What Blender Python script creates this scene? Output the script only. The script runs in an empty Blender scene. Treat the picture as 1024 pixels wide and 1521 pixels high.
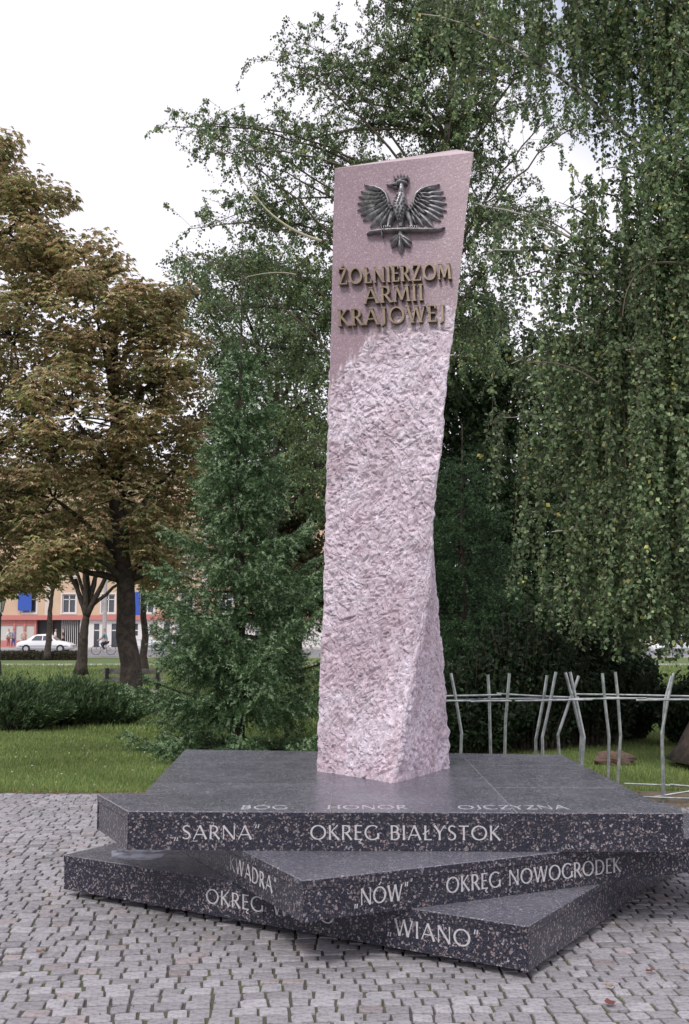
import bpy, math, random
import numpy as np
from mathutils import Vector
rng = np.random.default_rng(7)
random.seed(7)
R = math.radians
sc = bpy.context.scene
COL = sc.collection

# ------------------------------------------------------------------ camera
EYE = 1.6; FPX = 1600.0; PITCH = math.atan(177.5/1600)
cd = bpy.data.cameras.new('camera'); cam = bpy.data.objects.new('camera', cd); COL.objects.link(cam)
cam.location = (0, 0, EYE); cam.rotation_euler = (R(90)+PITCH, 0, 0)
cd.sensor_fit = 'VERTICAL'; cd.sensor_height = 36; cd.lens = 36*FPX/1521
cd.clip_start = .05; cd.clip_end = 3000
sc.camera = cam
# ------------------------------------------------------------------ sky
SUN_EL, SUN_AZ = 48, 205      # azimuth clockwise from +Y
w = bpy.data.worlds.new('World'); sc.world = w; w.use_nodes = True
nt = w.node_tree; nt.nodes.clear()
def N(nt, t, **k):
    n = nt.nodes.new(t)
    for a, b in k.items():
        if a.startswith('i_'): n.inputs[a[2:].replace('_', ' ')].default_value = b
        else: setattr(n, a, b)
    return n
sky = N(nt, 'ShaderNodeTexSky', sky_type='NISHITA', sun_disc=False)
sky.sun_elevation = R(SUN_EL); sky.sun_rotation = R(SUN_AZ)
bg1 = N(nt, 'ShaderNodeBackground'); bg1.inputs['Strength'].default_value = .13
bg2 = N(nt, 'ShaderNodeBackground'); bg2.inputs['Color'].default_value = (.935, .91, 1, 1); bg2.inputs['Strength'].default_value = .84
tc = N(nt, 'ShaderNodeTexCoord')
mp = N(nt, 'ShaderNodeMapping'); mp.inputs['Location'].default_value = (.35, .1, .2)
ns = N(nt, 'ShaderNodeTexNoise', i_Scale=2.3, i_Detail=5.0, i_Roughness=.5)
mr = N(nt, 'ShaderNodeMapRange'); mr.inputs[1].default_value = .62; mr.inputs[2].default_value = .42; mr.inputs[3].default_value = .42
dt = N(nt, 'ShaderNodeVectorMath', operation='DOT_PRODUCT'); dt.inputs[1].default_value = (.30, .80, .52)
dr = N(nt, 'ShaderNodeMapRange'); dr.inputs[1].default_value = .972; dr.inputs[2].default_value = .998; dr.inputs[3].default_value = 0; dr.inputs[4].default_value = .5
ad = N(nt, 'ShaderNodeMath', operation='MULTIPLY_ADD'); ad.inputs[1].default_value = .5
mx = N(nt, 'ShaderNodeMixShader'); ow = N(nt, 'ShaderNodeOutputWorld')
L = nt.links.new
L(tc.outputs['Generated'], mp.inputs['Vector']); L(mp.outputs[0], ns.inputs['Vector']); L(tc.outputs['Generated'], dt.inputs[0]); L(dt.outputs['Value'], dr.inputs[0]); L(ns.outputs['Fac'], ad.inputs[0]); L(dr.outputs[0], ad.inputs[2]); L(ad.outputs[0], mr.inputs[0])
L(sky.outputs[0], bg1.inputs['Color']); L(mr.outputs[0], mx.inputs[0]); L(bg1.outputs[0], mx.inputs[1]); L(bg2.outputs[0], mx.inputs[2]); L(mx.outputs[0], ow.inputs[0])
# ------------------------------------------------------------------ sun
ld = bpy.data.lights.new('sun', 'SUN'); ld.energy = 1.5; ld.angle = R(12); ld.color = (1, .95, .88)
sun = bpy.data.objects.new('sun', ld); COL.objects.link(sun)
sd = Vector((math.sin(R(SUN_AZ))*math.cos(R(SUN_EL)), math.cos(R(SUN_AZ))*math.cos(R(SUN_EL)), math.sin(R(SUN_EL))))
sun.rotation_euler = sd.to_track_quat('Z', 'Y').to_euler()
vs = sc.view_settings; sc.display_settings.display_device = 'sRGB'
vs.view_transform = 'Standard'; vs.look = 'None'; vs.gamma = 1; vs.exposure = 0.45; vs.use_curve_mapping = False

# ------------------------------------------------------------------ geometry of the view (used to measure the place)
_c, _s = math.cos(PITCH), math.sin(PITCH)
def ray(x, y):
    u = x-512.; v = 760.5-y
    return np.array([u, FPX*_c - v*_s, FPX*_s + v*_c])
def P(x, y, d):
    r = ray(x, y); return np.array([0, 0, EYE]) + r*(d/r[1])
def G(x, y, z=0.):
    r = ray(x, y); return np.array([0, 0, EYE]) + r*((z-EYE)/r[2])
def hit(x, y, p0, n):
    r = ray(x, y); o = np.array([0, 0, EYE]); return o + r*(np.dot(p0-o, n)/np.dot(r, n))

# ------------------------------------------------------------------ mesh helpers
class MB:
    def __init__(s): s.v = []; s.f = []; s.c = []; s.n = 0
    def add(s, v, faces, col=None):
        """faces: list of tuples or int array (m,k)"""
        v = np.asarray(v, float).reshape(-1, 3)
        if isinstance(faces, np.ndarray): s.f.append(faces + s.n)
        else: s.f += [np.array([t])+s.n for t in faces]
        s.v.append(v)
        if col is None: col = (1, 1, 1)
        col = np.asarray(col, float)
        s.c.append(np.broadcast_to(col, (len(v), 3)) if col.ndim == 1 else col)
        s.n += len(v); return s
    def data(s, name, org=(0, 0, 0), smooth=False):
        me = bpy.data.meshes.new(name)
        V = np.concatenate(s.v) - np.asarray(org, float)
        me.vertices.add(len(V)); me.vertices.foreach_set('co', V.astype(np.float32).ravel())
        li = np.concatenate([f.ravel() for f in s.f]).astype(np.int32)
        sz = np.concatenate([np.full(f.shape[0], f.shape[1]) for f in s.f]).astype(np.int32)
        st = np.concatenate([[0], np.cumsum(sz)[:-1]]).astype(np.int32)
        me.loops.add(len(li)); me.loops.foreach_set('vertex_index', li)
        me.polygons.add(len(sz)); me.polygons.foreach_set('loop_start', st)
        try: me.polygons.foreach_set('loop_total', sz)
        except Exception: pass
        me.polygons.foreach_set('use_smooth', np.full(len(sz), bool(smooth)))
        C = np.concatenate(s.c); C = np.concatenate([C, np.ones((len(C), 1))], 1)
        a = me.attributes.new('Col', 'FLOAT_COLOR', 'POINT'); a.data.foreach_set('color', C.astype(np.float32).ravel())
        me.update(); me.validate(); return me
    def build(s, name, mat, parent=None, smooth=False, org=None):
        if org is None: org = parent_world(parent) if parent else (0, 0, 0)
        me = s.data(name, org, smooth); me.materials.append(mat)
        o = bpy.data.objects.new(name, me); COL.objects.link(o)
        if parent: o.parent = parent
        elif org is not None: o.location = org
        return o
def parent_world(p):
    x = np.zeros(3)
    while p: x = x + np.array(p.location); p = p.parent
    return x
def tag(o, label=None, cat=None, group=None, kind=None):
    if label: o['label'] = label
    if cat: o['category'] = cat
    if group: o['group'] = group
    if kind: o['kind'] = kind
    return o
def thing(name, loc, label, cat, group=None):
    o = bpy.data.objects.new(name, None); o.empty_display_size = .2; COL.objects.link(o); o.location = tuple(loc)
    return tag(o, label, cat, group)
def copy_tree(o, parent=None):
    c = o.copy(); COL.objects.link(c); c.parent = parent
    for ch in list(o.children): copy_tree(ch, c)
    return c
BOXF = [(0,3,2,1),(4,5,6,7),(0,1,5,4),(1,2,6,5),(2,3,7,6),(3,0,4,7)]
def box(m, x0, y0, z0, x1, y1, z1, col=None):
    return m.add([(x0,y0,z0),(x1,y0,z0),(x1,y1,z0),(x0,y1,z0),(x0,y0,z1),(x1,y0,z1),(x1,y1,z1),(x0,y1,z1)], BOXF, col)
def prism(m, poly, z0, z1, col=None, bev=0):
    """poly ccw list of xy"""
    n = len(poly); poly = [np.array(p, float) for p in poly]
    cen = sum(poly)/n
    rings = []
    if bev:
        ins = inset(poly, bev)
        rings = [(poly, z0), (poly, z1-bev), (ins, z1)]
    else: rings = [(poly, z0), (poly, z1)]
    v = [(p[0], p[1], z) for ring, z in rings for p in ring]
    f = []
    for r in range(len(rings)-1):
        for i in range(n):
            j = (i+1) % n; f.append((r*n+i, r*n+j, (r+1)*n+j, (r+1)*n+i))
    f.append(tuple(range((len(rings)-1)*n, len(rings)*n))); f.append(tuple(reversed(range(n))))
    return m.add(v, f, col)
def inset(poly, d):
    n = len(poly); out = []
    for i in range(n):
        a, b, c = np.array(poly[i-1], float), np.array(poly[i], float), np.array(poly[(i+1) % n], float)
        e1 = (b-a)/max(1e-9, np.linalg.norm(b-a)); e2 = (c-b)/max(1e-9, np.linalg.norm(c-b))
        n1 = np.array([-e1[1], e1[0]]); n2 = np.array([-e2[1], e2[0]])
        k = 1+np.dot(n1, n2); out.append(b + (n1+n2)*d/max(k, .3))
    return out
def tube(m, pts, rad, sides=6, col=None, cap=True):
    pts = np.asarray(pts, float); n = len(pts); rad = np.broadcast_to(np.asarray(rad, float), (n,))
    t = np.gradient(pts, axis=0); t /= np.linalg.norm(t, axis=1)[:, None]+1e-9
    ref = np.array([0, 0, 1.]) if abs(t[:, 2]).mean() < .7 else np.array([1., 0, 0])
    a = np.cross(t, ref); a /= np.linalg.norm(a, axis=1)[:, None]+1e-9; b = np.cross(t, a)
    ang = np.linspace(0, 2*math.pi, sides, endpoint=False)
    v = pts[:, None, :] + rad[:, None, None]*(np.cos(ang)[None, :, None]*a[:, None, :] + np.sin(ang)[None, :, None]*b[:, None, :])
    i = np.arange(n-1)[:, None]*sides; j = np.arange(sides)[None, :]; j2 = (j+1) % sides
    f = np.stack([i+j, i+sides+j, i+sides+j2, i+j2], -1).reshape(-1, 4)
    base = m.n; m.add(v.reshape(-1, 3), f, col)
    if cap and sides > 2:
        m.f.append(np.array([list(range(sides))])+base); m.f.append(np.array([list(reversed(range(sides)))])+base+(n-1)*sides)
    return m
def bez(a, b, c, n=8):
    t = np.linspace(0, 1, n)[:, None]; a, b, c = map(np.asarray, (a, b, c))
    return (1-t)**2*a + 2*t*(1-t)*b + t*t*c
def leafy(m, p, d, nrm, ln, wd, col, fold=.18):
    """kite leaves: p base, d axis, nrm normal, all (n,3)"""
    d = d/(np.linalg.norm(d, axis=1)[:, None]+1e-9)
    s = np.cross(d, nrm); s /= np.linalg.norm(s, axis=1)[:, None]+1e-9
    u = np.cross(s, d); ln = np.asarray(ln)[:, None]; wd = np.asarray(wd)[:, None]
    v = np.stack([p, p+d*ln*.42+s*wd*.5+u*wd*fold, p+d*ln, p+d*ln*.42-s*wd*.5+u*wd*fold], 1)
    n = len(p); f = np.arange(n*4).reshape(n, 4)
    m.add(v.reshape(-1, 3), f, np.repeat(col, 4, axis=0))
def unit(n):
    v = rng.normal(size=(n, 3)); return v/np.linalg.norm(v, axis=1)[:, None]
def pal(cols, wts, n, jit=.2):
    cols = np.array(cols); k = rng.choice(len(cols), n, p=np.array(wts)/sum(wts))
    c = cols[k]*(1+rng.normal(size=(n, 1))*jit); return np.clip(c, .004, .9)

# ------------------------------------------------------------------ materials
def mat(name, col=(.5, .5, .5), rough=.6, metal=0, attr=False, noise=None, bump=None, transl=0, spec=.5, coat=0):
    """noise=(scale, colour2, contrast_lo, contrast_hi); bump=(scale, strength, distance)"""
    m = bpy.data.materials.new(name); m.use_nodes = True; t = m.node_tree; b = t.nodes['Principled BSDF']
    b.inputs['Roughness'].default_value = rough; b.inputs['Metallic'].default_value = metal
    b.inputs['Specular IOR Level'].default_value = spec
    if coat: b.inputs['Coat Weight'].default_value = coat
    src = None; lk = t.links.new
    if attr:
        a = N(t, 'ShaderNodeAttribute', attribute_name='Col'); src = a.outputs['Color']
    else:
        g = N(t, 'ShaderNodeRGB'); g.outputs[0].default_value = (*col, 1); src = g.outputs[0]
    co = N(t, 'ShaderNodeTexCoord')
    if noise:
        nn = N(t, 'ShaderNodeTexNoise', i_Scale=noise[0], i_Detail=6.0, i_Roughness=.6); lk(co.outputs['Object'], nn.inputs['Vector'])
        r = N(t, 'ShaderNodeMapRange'); r.inputs[1].default_value = noise[2]; r.inputs[2].default_value = noise[3]
        lk(nn.outputs['Fac'], r.inputs[0])
        x = N(t, 'ShaderNodeMix', data_type='RGBA', blend_type='MULTIPLY' if attr else 'MIX')
        lk(r.outputs[0], x.inputs[0]); lk(src, x.inputs[6]); x.inputs[7].default_value = (*noise[1], 1); src = x.outputs[2]
    lk(src, b.inputs['Base Color'])
    if bump:
        bn = N(t, 'ShaderNodeTexNoise', i_Scale=bump[0], i_Detail=6.0, i_Roughness=.65); lk(co.outputs['Object'], bn.inputs['Vector'])
        bb = N(t, 'ShaderNodeBump', i_Strength=bump[1], i_Distance=bump[2]); lk(bn.outputs['Fac'], bb.inputs['Height']); lk(bb.outputs[0], b.inputs['Normal'])
    if transl:
        tr = N(t, 'ShaderNodeBsdfTranslucent'); lk(src, tr.inputs['Color']); ms = N(t, 'ShaderNodeMixShader'); ms.inputs[0].default_value = transl
        lk(b.outputs[0], ms.inputs[1]); lk(tr.outputs[0], ms.inputs[2]); lk(ms.outputs[0], t.nodes['Material Output'].inputs[0])
    return m
def granite(name, dark, mid, pale, pink, scale, rough, seed=0., palefrac=.5, bump=.0):
    m = bpy.data.materials.new(name); m.use_nodes = True; t = m.node_tree; b = t.nodes['Principled BSDF']; lk = t.links.new
    co = N(t, 'ShaderNodeTexCoord'); oi = N(t, 'ShaderNodeObjectInfo')
    cb = N(t, 'ShaderNodeVectorMath', operation='MULTIPLY_ADD'); lk(oi.outputs['Random'], cb.inputs[0]); cb.inputs[1].default_value = (3.7, 5.1, 2.9)
    lk(co.outputs['Object'], cb.inputs[2])
    dn = N(t, 'ShaderNodeTexNoise', i_Scale=scale*.9, i_Detail=2.0); lk(cb.outputs[0], dn.inputs['Vector'])
    dm = N(t, 'ShaderNodeVectorMath', operation='MULTIPLY_ADD'); lk(dn.outputs['Color'], dm.inputs[0]); dm.inputs[1].default_value = (.035, .035, .035); lk(cb.outputs[0], dm.inputs[2])
    v1 = N(t, 'ShaderNodeTexVoronoi', i_Scale=scale, i_Randomness=1.0); lk(dm.outputs[0], v1.inputs['Vector'])
    sp = N(t, 'ShaderNodeSeparateColor'); lk(v1.outputs['Color'], sp.inputs[0])
    # which cells are feldspar: random red channel; their size: distance threshold
    th = N(t, 'ShaderNodeMapRange'); th.inputs[1].default_value = 1-palefrac-.02; th.inputs[2].default_value = 1-palefrac+.02; lk(sp.outputs[0], th.inputs[0])
    ds = N(t, 'ShaderNodeMapRange'); ds.inputs[1].default_value = .5; ds.inputs[2].default_value = .36; lk(v1.outputs['Distance'], ds.inputs[0])
    mu = N(t, 'ShaderNodeMath', operation='MULTIPLY'); lk(th.outputs[0], mu.inputs[0]); lk(ds.outputs[0], mu.inputs[1])
    fc = N(t, 'ShaderNodeMix', data_type='RGBA'); lk(sp.outputs[1], fc.inputs[0]); fc.inputs[6].default_value = (*pale, 1); fc.inputs[7].default_value = (*pink, 1)
    br = N(t, 'ShaderNodeMapRange'); br.inputs[3].default_value = .35; br.inputs[4].default_value = 1.15; lk(sp.outputs[2], br.inputs[0])
    fm = N(t, 'ShaderNodeVectorMath', operation='SCALE'); lk(fc.outputs[2], fm.inputs[0]); lk(br.outputs[0], fm.inputs['Scale'])
    n2 = N(t, 'ShaderNodeTexNoise', i_Scale=scale*2.2, i_Detail=5.0, i_Roughness=.7); lk(cb.outputs[0], n2.inputs['Vector'])
    r2 = N(t, 'ShaderNodeMapRange'); r2.inputs[1].default_value = .45; r2.inputs[2].default_value = .62; lk(n2.outputs['Fac'], r2.inputs[0])
    gc = N(t, 'ShaderNodeMix', data_type='RGBA'); lk(r2.outputs[0], gc.inputs[0]); gc.inputs[6].default_value = (*dark, 1); gc.inputs[7].default_value = (*mid, 1)
    fx = N(t, 'ShaderNodeMix', data_type='RGBA'); lk(mu.outputs[0], fx.inputs[0]); lk(gc.outputs[2], fx.inputs[6]); lk(fm.outputs[0], fx.inputs[7])
    n3 = N(t, 'ShaderNodeTexNoise', i_Scale=1.6, i_Detail=5.0); lk(cb.outputs[0], n3.inputs['Vector'])
    r3 = N(t, 'ShaderNodeMapRange'); r3.inputs[1].default_value = .35; r3.inputs[2].default_value = .7; r3.inputs[3].default_value = .85; r3.inputs[4].default_value = 1.2; lk(n3.outputs['Fac'], r3.inputs[0])
    sm = N(t, 'ShaderNodeVectorMath', operation='SCALE'); lk(fx.outputs[2], sm.inputs[0]); lk(r3.outputs[0], sm.inputs['Scale'])
    lk(sm.outputs[0], b.inputs['Base Color'])
    rr = N(t, 'ShaderNodeMapRange'); rr.inputs[1].default_value = .3; rr.inputs[2].default_value = .7; rr.inputs[3].default_value = rough*.7; rr.inputs[4].default_value = rough*1.5
    n4 = N(t, 'ShaderNodeTexNoise', i_Scale=6.0, i_Detail=6.0, i_Roughness=.7); lk(co.outputs['Object'], n4.inputs['Vector']); lk(n4.outputs['Fac'], rr.inputs[0]); lk(rr.outputs[0], b.inputs['Roughness'])
    if bump:
        bb = N(t, 'ShaderNodeBump', i_Strength=bump, i_Distance=.004); lk(n2.outputs['Fac'], bb.inputs['Height']); lk(bb.outputs[0], b.inputs['Normal'])
    return m
M = {}
M['gr_side'] = granite('polished_dark_granite', (.010, .012, .024), (.055, .054, .072), (.32, .30, .33), (.25, .185, .18), 70, .2, palefrac=.56)
M['gr_top'] = granite('dull_glare_granite_top', (.065, .066, .085), (.19, .19, .23), (.38, .38, .43), (.31, .29, .32), 85, .24, palefrac=.55, bump=.25)  # duller finish; sky glare on the tops is also put into these paler colours
M['mortar'] = mat('grey_mortar', (.34, .33, .33), .9, noise=(30, (.2, .2, .2), .4, .6))
M['white_paint'] = mat('white_inscription_paint', (.50, .49, .51), .6, noise=(60, (.35, .34, .35), .5, .7))
M['worn_paint'] = mat('worn_inscription_paint', (.50, .50, .53), .4, noise=(40, (.24, .24, .27), .45, .6))
M['bronze'] = mat('weathered_bronze', (.22, .172, .12), .42, .5, noise=(22, (.17, .13, .09), .42, .62), bump=(120, .3, .002))
M['pewter'] = mat('dark_patinated_metal', (.36, .355, .37), .30, .6, noise=(30, (.17, .17, .18), .45, .68), bump=(140, .4, .002))
M['steel'] = mat('galvanised_steel', (.50, .53, .52), .34, .85, noise=(14, (.28, .31, .30), .4, .65))
M['leaf'] = mat('leaf_blades', attr=True, rough=.5, transl=.42, spec=.3)
M['birchleaf'] = mat('birch_leaf_blades', attr=True, rough=.42, transl=.42, spec=.45)
M['needle'] = mat('needles', attr=True, rough=.5, transl=.1, spec=.3)
M['grassblade'] = mat('grass_blades', attr=True, rough=.55, transl=.35, spec=.25)
M['bark'] = mat('dark_bark', (.075, .055, .045), .9, noise=(9, (.03, .024, .02), .4, .6), bump=(26, .9, .02))
M['birchbark'] = mat('birch_bark', (.42, .39, .36), .8, noise=(5, (.05, .045, .04), .5, .58), bump=(20, .7, .01))
M['twig'] = mat('brown_twigs', (.10, .075, .055), .8)
M['paletwig'] = mat('pale_bare_wood', (.42, .38, .28), .8)
M['stone'] = mat('granite_setts', attr=True, rough=.7, noise=(38, (.62, .60, .62), .42, .64), bump=(60, .5, .006))
M['red_stone'] = mat('rust_brown_stone', (.16, .095, .07), .9, noise=(8, (.08, .06, .05), .4, .65), bump=(18, .8, .02))
M['white_car'] = mat('white_car_paint', (.75, .76, .78), .25, coat=.6)
M['silver_car'] = mat('pale_car_paint', (.6, .62, .64), .25, .2, coat=.6)
M['glass'] = mat('dark_glass', (.05, .06, .075), .08, spec=.8)
M['tyre'] = mat('tyre_rubber', (.02, .02, .022), .8)
M['hub'] = mat('wheel_cover', (.5, .5, .52), .35, .6)
M['black'] = mat('black_painted_iron', (.018, .018, .02), .45)
M['lamp_glass'] = mat('frosted_lamp_glass', (.55, .55, .52), .3)
M['tan'] = mat('tan_render', (.62, .46, .33), .9, noise=(.8, (.56, .41, .29), .35, .7))
M['cream'] = mat('cream_trim', (.62, .56, .50), .85)
M['redshop'] = mat('red_shopfront', (.52, .19, .17), .6)
M['whitewall'] = mat('white_render', (.68, .66, .66), .85)
M['bluebanner'] = mat('blue_banner', (.03, .09, .42), .6)
M['asphalt'] = mat('pale_asphalt', (.20, .20, .215), .9, noise=(3, (.16, .16, .175), .4, .6))
M['concrete'] = mat('pale_concrete', (.42, .41, .40), .9, noise=(4, (.34, .33, .32), .4, .6))
M['wood'] = mat('weathered_bench_wood', (.40, .37, .34), .8, noise=(14, (.25, .22, .19), .4, .6))
M['skin'] = mat('skin', (.45, .27, .20), .6)
def cloth(c, _d={}):
    if c not in _d: _d[c] = mat('cloth', c, .9)
    return _d[c]

# ------------------------------------------------------------------ ground
def lawn_mat():
    m = mat('lawn_soil', (.07, .12, .03), .95, noise=(1.3, (.11, .15, .045), .35, .65), bump=(40, .6, .03)); return m
M['lawn'] = lawn_mat()
m = MB(); m.add([(-900, -300, -.03), (900, -300, -.03), (900, 1500, -.03), (-900, 1500, -.03)], [(0, 1, 2, 3)])
tag(m.build('ground', M['lawn']), kind='structure')
def bed_mat():
    m = bpy.data.materials.new('mossy_joint_bed'); m.use_nodes = True; t = m.node_tree; b = t.nodes['Principled BSDF']; lk = t.links.new
    co = N(t, 'ShaderNodeTexCoord'); n = N(t, 'ShaderNodeTexNoise', i_Scale=2.6, i_Detail=7.0, i_Roughness=.7); lk(co.outputs['Object'], n.inputs['Vector'])
    cr = N(t, 'ShaderNodeValToRGB'); lk(n.outputs['Fac'], cr.inputs[0]); e = cr.color_ramp.elements
    e[0].position = .42; e[0].color = (.08, .07, .07, 1); e[1].position = .6; e[1].color = (.085, .10, .045, 1)
    k = e.new(.5); k.color = (.085, .08, .06, 1)
    lk(cr.outputs[0], b.inputs['Base Color']); b.inputs['Roughness'].default_value = 1
    n2 = N(t, 'ShaderNodeTexNoise', i_Scale=90.0, i_Detail=4.0); lk(co.outputs['Object'], n2.inputs['Vector'])
    bb = N(t, 'ShaderNodeBump', i_Strength=.8, i_Distance=.006); lk(n2.outputs['Fac'], bb.inputs['Height']); lk(bb.outputs[0], b.inputs['Normal'])
    return m
M['bed'] = bed_mat()
m = MB(); m.add([(-9, -4, -.009), (9, -4, -.009), (9, 10.15, -.009), (2.9, 10.15, -.009), (2.2, 11.05, -.009), (-9, 11.05, -.009)], [(0, 1, 2, 3, 4, 5)])
pav = tag(m.build('pavement', M['bed']), kind='structure')
M['soil'] = mat('bare_soil', (.16, .12, .085), 1, noise=(6, (.10, .085, .06), .4, .6), bump=(50, .8, .01))
m = MB(); m.add([(2.2, 11.06, -.02), (2.9, 10.16, -.02), (9, 10.16, -.02), (9, 11.25, -.02), (2.2, 11.25, -.02)], [(0, 1, 2, 3, 4)])
tag(m.build('soil_strip', M['soil']), kind='structure')
m = MB(); m.add([(-9, 11.05, -.017), (2.2, 11.05, -.017), (2.2, 11.17, -.017), (-9, 11.17, -.017)], [(0, 1, 2, 3)])
tag(m.build('lawn_edge', M['soil']), kind='structure')

# setts
def wave(x, y): return   .08*math.sin(x*.9+.4)+.035*math.sin(x*2.3+y*.55)+.02*math.sin(y*1.3+x*1.5)+.006*math.sin(x*9+y*7)
def sett_verts(w, h, r, dz=0):
    """irregular rounded stone, w x h footprint; returns verts"""
    a = []
    k = .2
    for (sx, sy) in ((-1, -1), (1, -1), (1, 1), (-1, 1)):
        ca, cb = r.uniform(.66, .94), r.uniform(.66, .94)
        if sx*sy > 0: a += [(sx*w/2*(1-r.uniform(0, .05)), sy*h/2*cb), (sx*w/2*ca, sy*h/2*(1-r.uniform(0, .06)))]
        else: a += [(sx*w/2*ca, sy*h/2*(1-r.uniform(0, .06))), (sx*w/2*(1-r.uniform(0, .05)), sy*h/2*cb)]
    # order: ccw starting lower-left
    a = [(p[0]*(1+r.normal()*.035), p[1]*(1+r.normal()*.035)) for p in a]; a = sorted(a, key=lambda p: math.atan2(p[1]/h, p[0]/w))
    a = np.array(a); n = len(a)
    tl = r.uniform(-.05, .05, 2)
    top = np.c_[a*.90, dz+.0+a[:, 0]*tl[0]+a[:, 1]*tl[1]]
    mid = np.c_[a*.95, np.full(n, dz-.003)+a[:, 0]*tl[0]+a[:, 1]*tl[1]]
    bot = np.c_[a*1.0, np.full(n, -.03)]
    c = np.array([[0, 0, dz+.0015]])
    return np.concatenate([c, top, mid, bot])
SF = []
for i in range(8):
    j = (i+1) % 8
    SF += [(0, 1+i, 1+j), (1+i, 9+i, 9+j, 1+j), (9+i, 17+i, 17+j, 9+j)]
def sett_col(r):
    b = r.uniform(.27, .41); k = r.random()
    if k < .07: return np.array([b*.98, b*.87, b*.88])
    if k < .2: return np.array([b*.82, b*.80, b*.84])
    return np.array([b*.97, b*.935, b*1.0])
stones = []
py = -.6; row = 0
rr_ = np.random.default_rng(3)
while py < 11.0:
    hh = rr_.uniform(.080, .108); py += hh
    lim = .36*max(py, 1)+1.3
    x = -lim + rr_.uniform(0, .1)
    while x < lim:
        ww = rr_.uniform(.078, .135)
        cx = x+ww/2; cy = py-hh/2 + wave(cx, py)
        x += ww
        ymax = 10.98 if cx < 2.2 else (10.98-(cx-2.2)*1.28 if cx < 2.9 else 10.08)
        if cy > ymax: continue
        stones.append((cx, cy, ww, hh, math.atan2(wave(cx+.1, py)-wave(cx-.1, py), .2)))
    row += 1
# polygons of the lowest slab, to leave hidden stones out
def inpoly(x, y, poly):
    c = False; n = len(poly)
    for i in range(n):
        x1, y1 = poly[i]; x2, y2 = poly[i-1]
        if (y1 > y) != (y2 > y) and x < (x2-x1)*(y-y1)/(y2-y1)+x1: c = not c
    return c
B0 = G(786, 1443, .045)[:2]; BF = G(93, 1320, .045)[:2]-B0; BLEN = np.linalg.norm(BF); BF = BF/BLEN; BR = np.array([-BF[1], BF[0]])*-1
bot_poly = [B0, B0+BR*3.0, B0+BR*3.0+BF*BLEN, B0+BF*BLEN]
def project(x, y, z):
    v = np.array([x, y, z-EYE]); zc = v[1]*_c+v[2]*_s; yc = -v[1]*_s+v[2]*_c
    return 512+FPX*x/zc, 760.5-FPX*yc/zc
inner = inset([tuple(p) for p in bot_poly], .34)
vis, far_ = [], []
for s in stones:
    if inpoly(s[0], s[1], inner): continue
    if s[1] > 3: u, v = project(s[0], s[1], 0)
    else: u, v = 0, 9999
    inview = 3.9 < s[1] and -10 < u < 1034 and v < 1530
    (vis if inview and not inpoly(s[0], s[1], [tuple(p) for p in bot_poly]) else far_).append(s)
vis.sort(key=lambda s: s[1]); far_ += vis[300:]; vis = vis[:300]
variants = []
for k in range(40):
    r = np.random.default_rng(100+k); mb = MB(); mb.add(sett_verts(.113, .106, r, r.uniform(-.002, .002)), SF, sett_col(r))
    me = mb.data('sett'); me.materials.append(M['stone']); variants.append(me)
for s in vis:
    o = bpy.data.objects.new('sett', variants[rr_.integers(40)]); COL.objects.link(o); o.parent = pav
    o.location = (s[0], s[1], rr_.uniform(-.003, .003)); o.rotation_euler = (0, 0, s[4]+(math.pi if rr_.random() < .5 else 0)+rr_.normal()*.03)
    o.scale = ((s[2]-.005)/.113, (s[3]-.005)/.106, 1)
mb = MB(); F3 = np.array([f for f in SF if len(f) == 3]); F4 = np.array([f for f in SF if len(f) == 4])
for s in far_:
    v = sett_verts(s[2]-.005, s[3]-.005, rr_, rr_.uniform(-.004, .004)); ca, sa = math.cos(s[4]), math.sin(s[4])
    xy = v[:, :2] @ np.array([[ca, sa], [-sa, ca]]) + np.array(s[:2]); v = np.c_[xy, v[:, 2]]
    n0 = mb.n; mb.add(v, F3, sett_col(rr_)); mb.f.append(F4+n0)
o = mb.build('setts', M['stone'], pav); o['kind'] = 'stuff'

# moss tufts in joints
mb = MB()
n = 13000
px_ = rng.uniform(-3.5, 3.8, n); py_ = rng.uniform(3.9, 10.5, n)
kp = (np.sin(px_*3.1+py_*2.2)+np.sin(px_*1.3-py_*2.7+1)+rng.normal(size=n)*.8) > .6
px_, py_ = px_[kp], py_[kp]; n = len(px_)
p = np.c_[px_, py_, np.full(n, -.010)]
d = unit(n); d[:, 2] = np.abs(d[:, 2])+.5
leafy(mb, p, d, unit(n), rng.uniform(.010, .018, n), rng.uniform(.007, .012, n), pal([(.12, .18, .05), (.16, .19, .06)], [1, 1], n))
tag(mb.build('joint_moss', M['grassblade']), 'tiny green moss and grass tufts in the joints of the stone setts', 'moss', kind='stuff')

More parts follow.
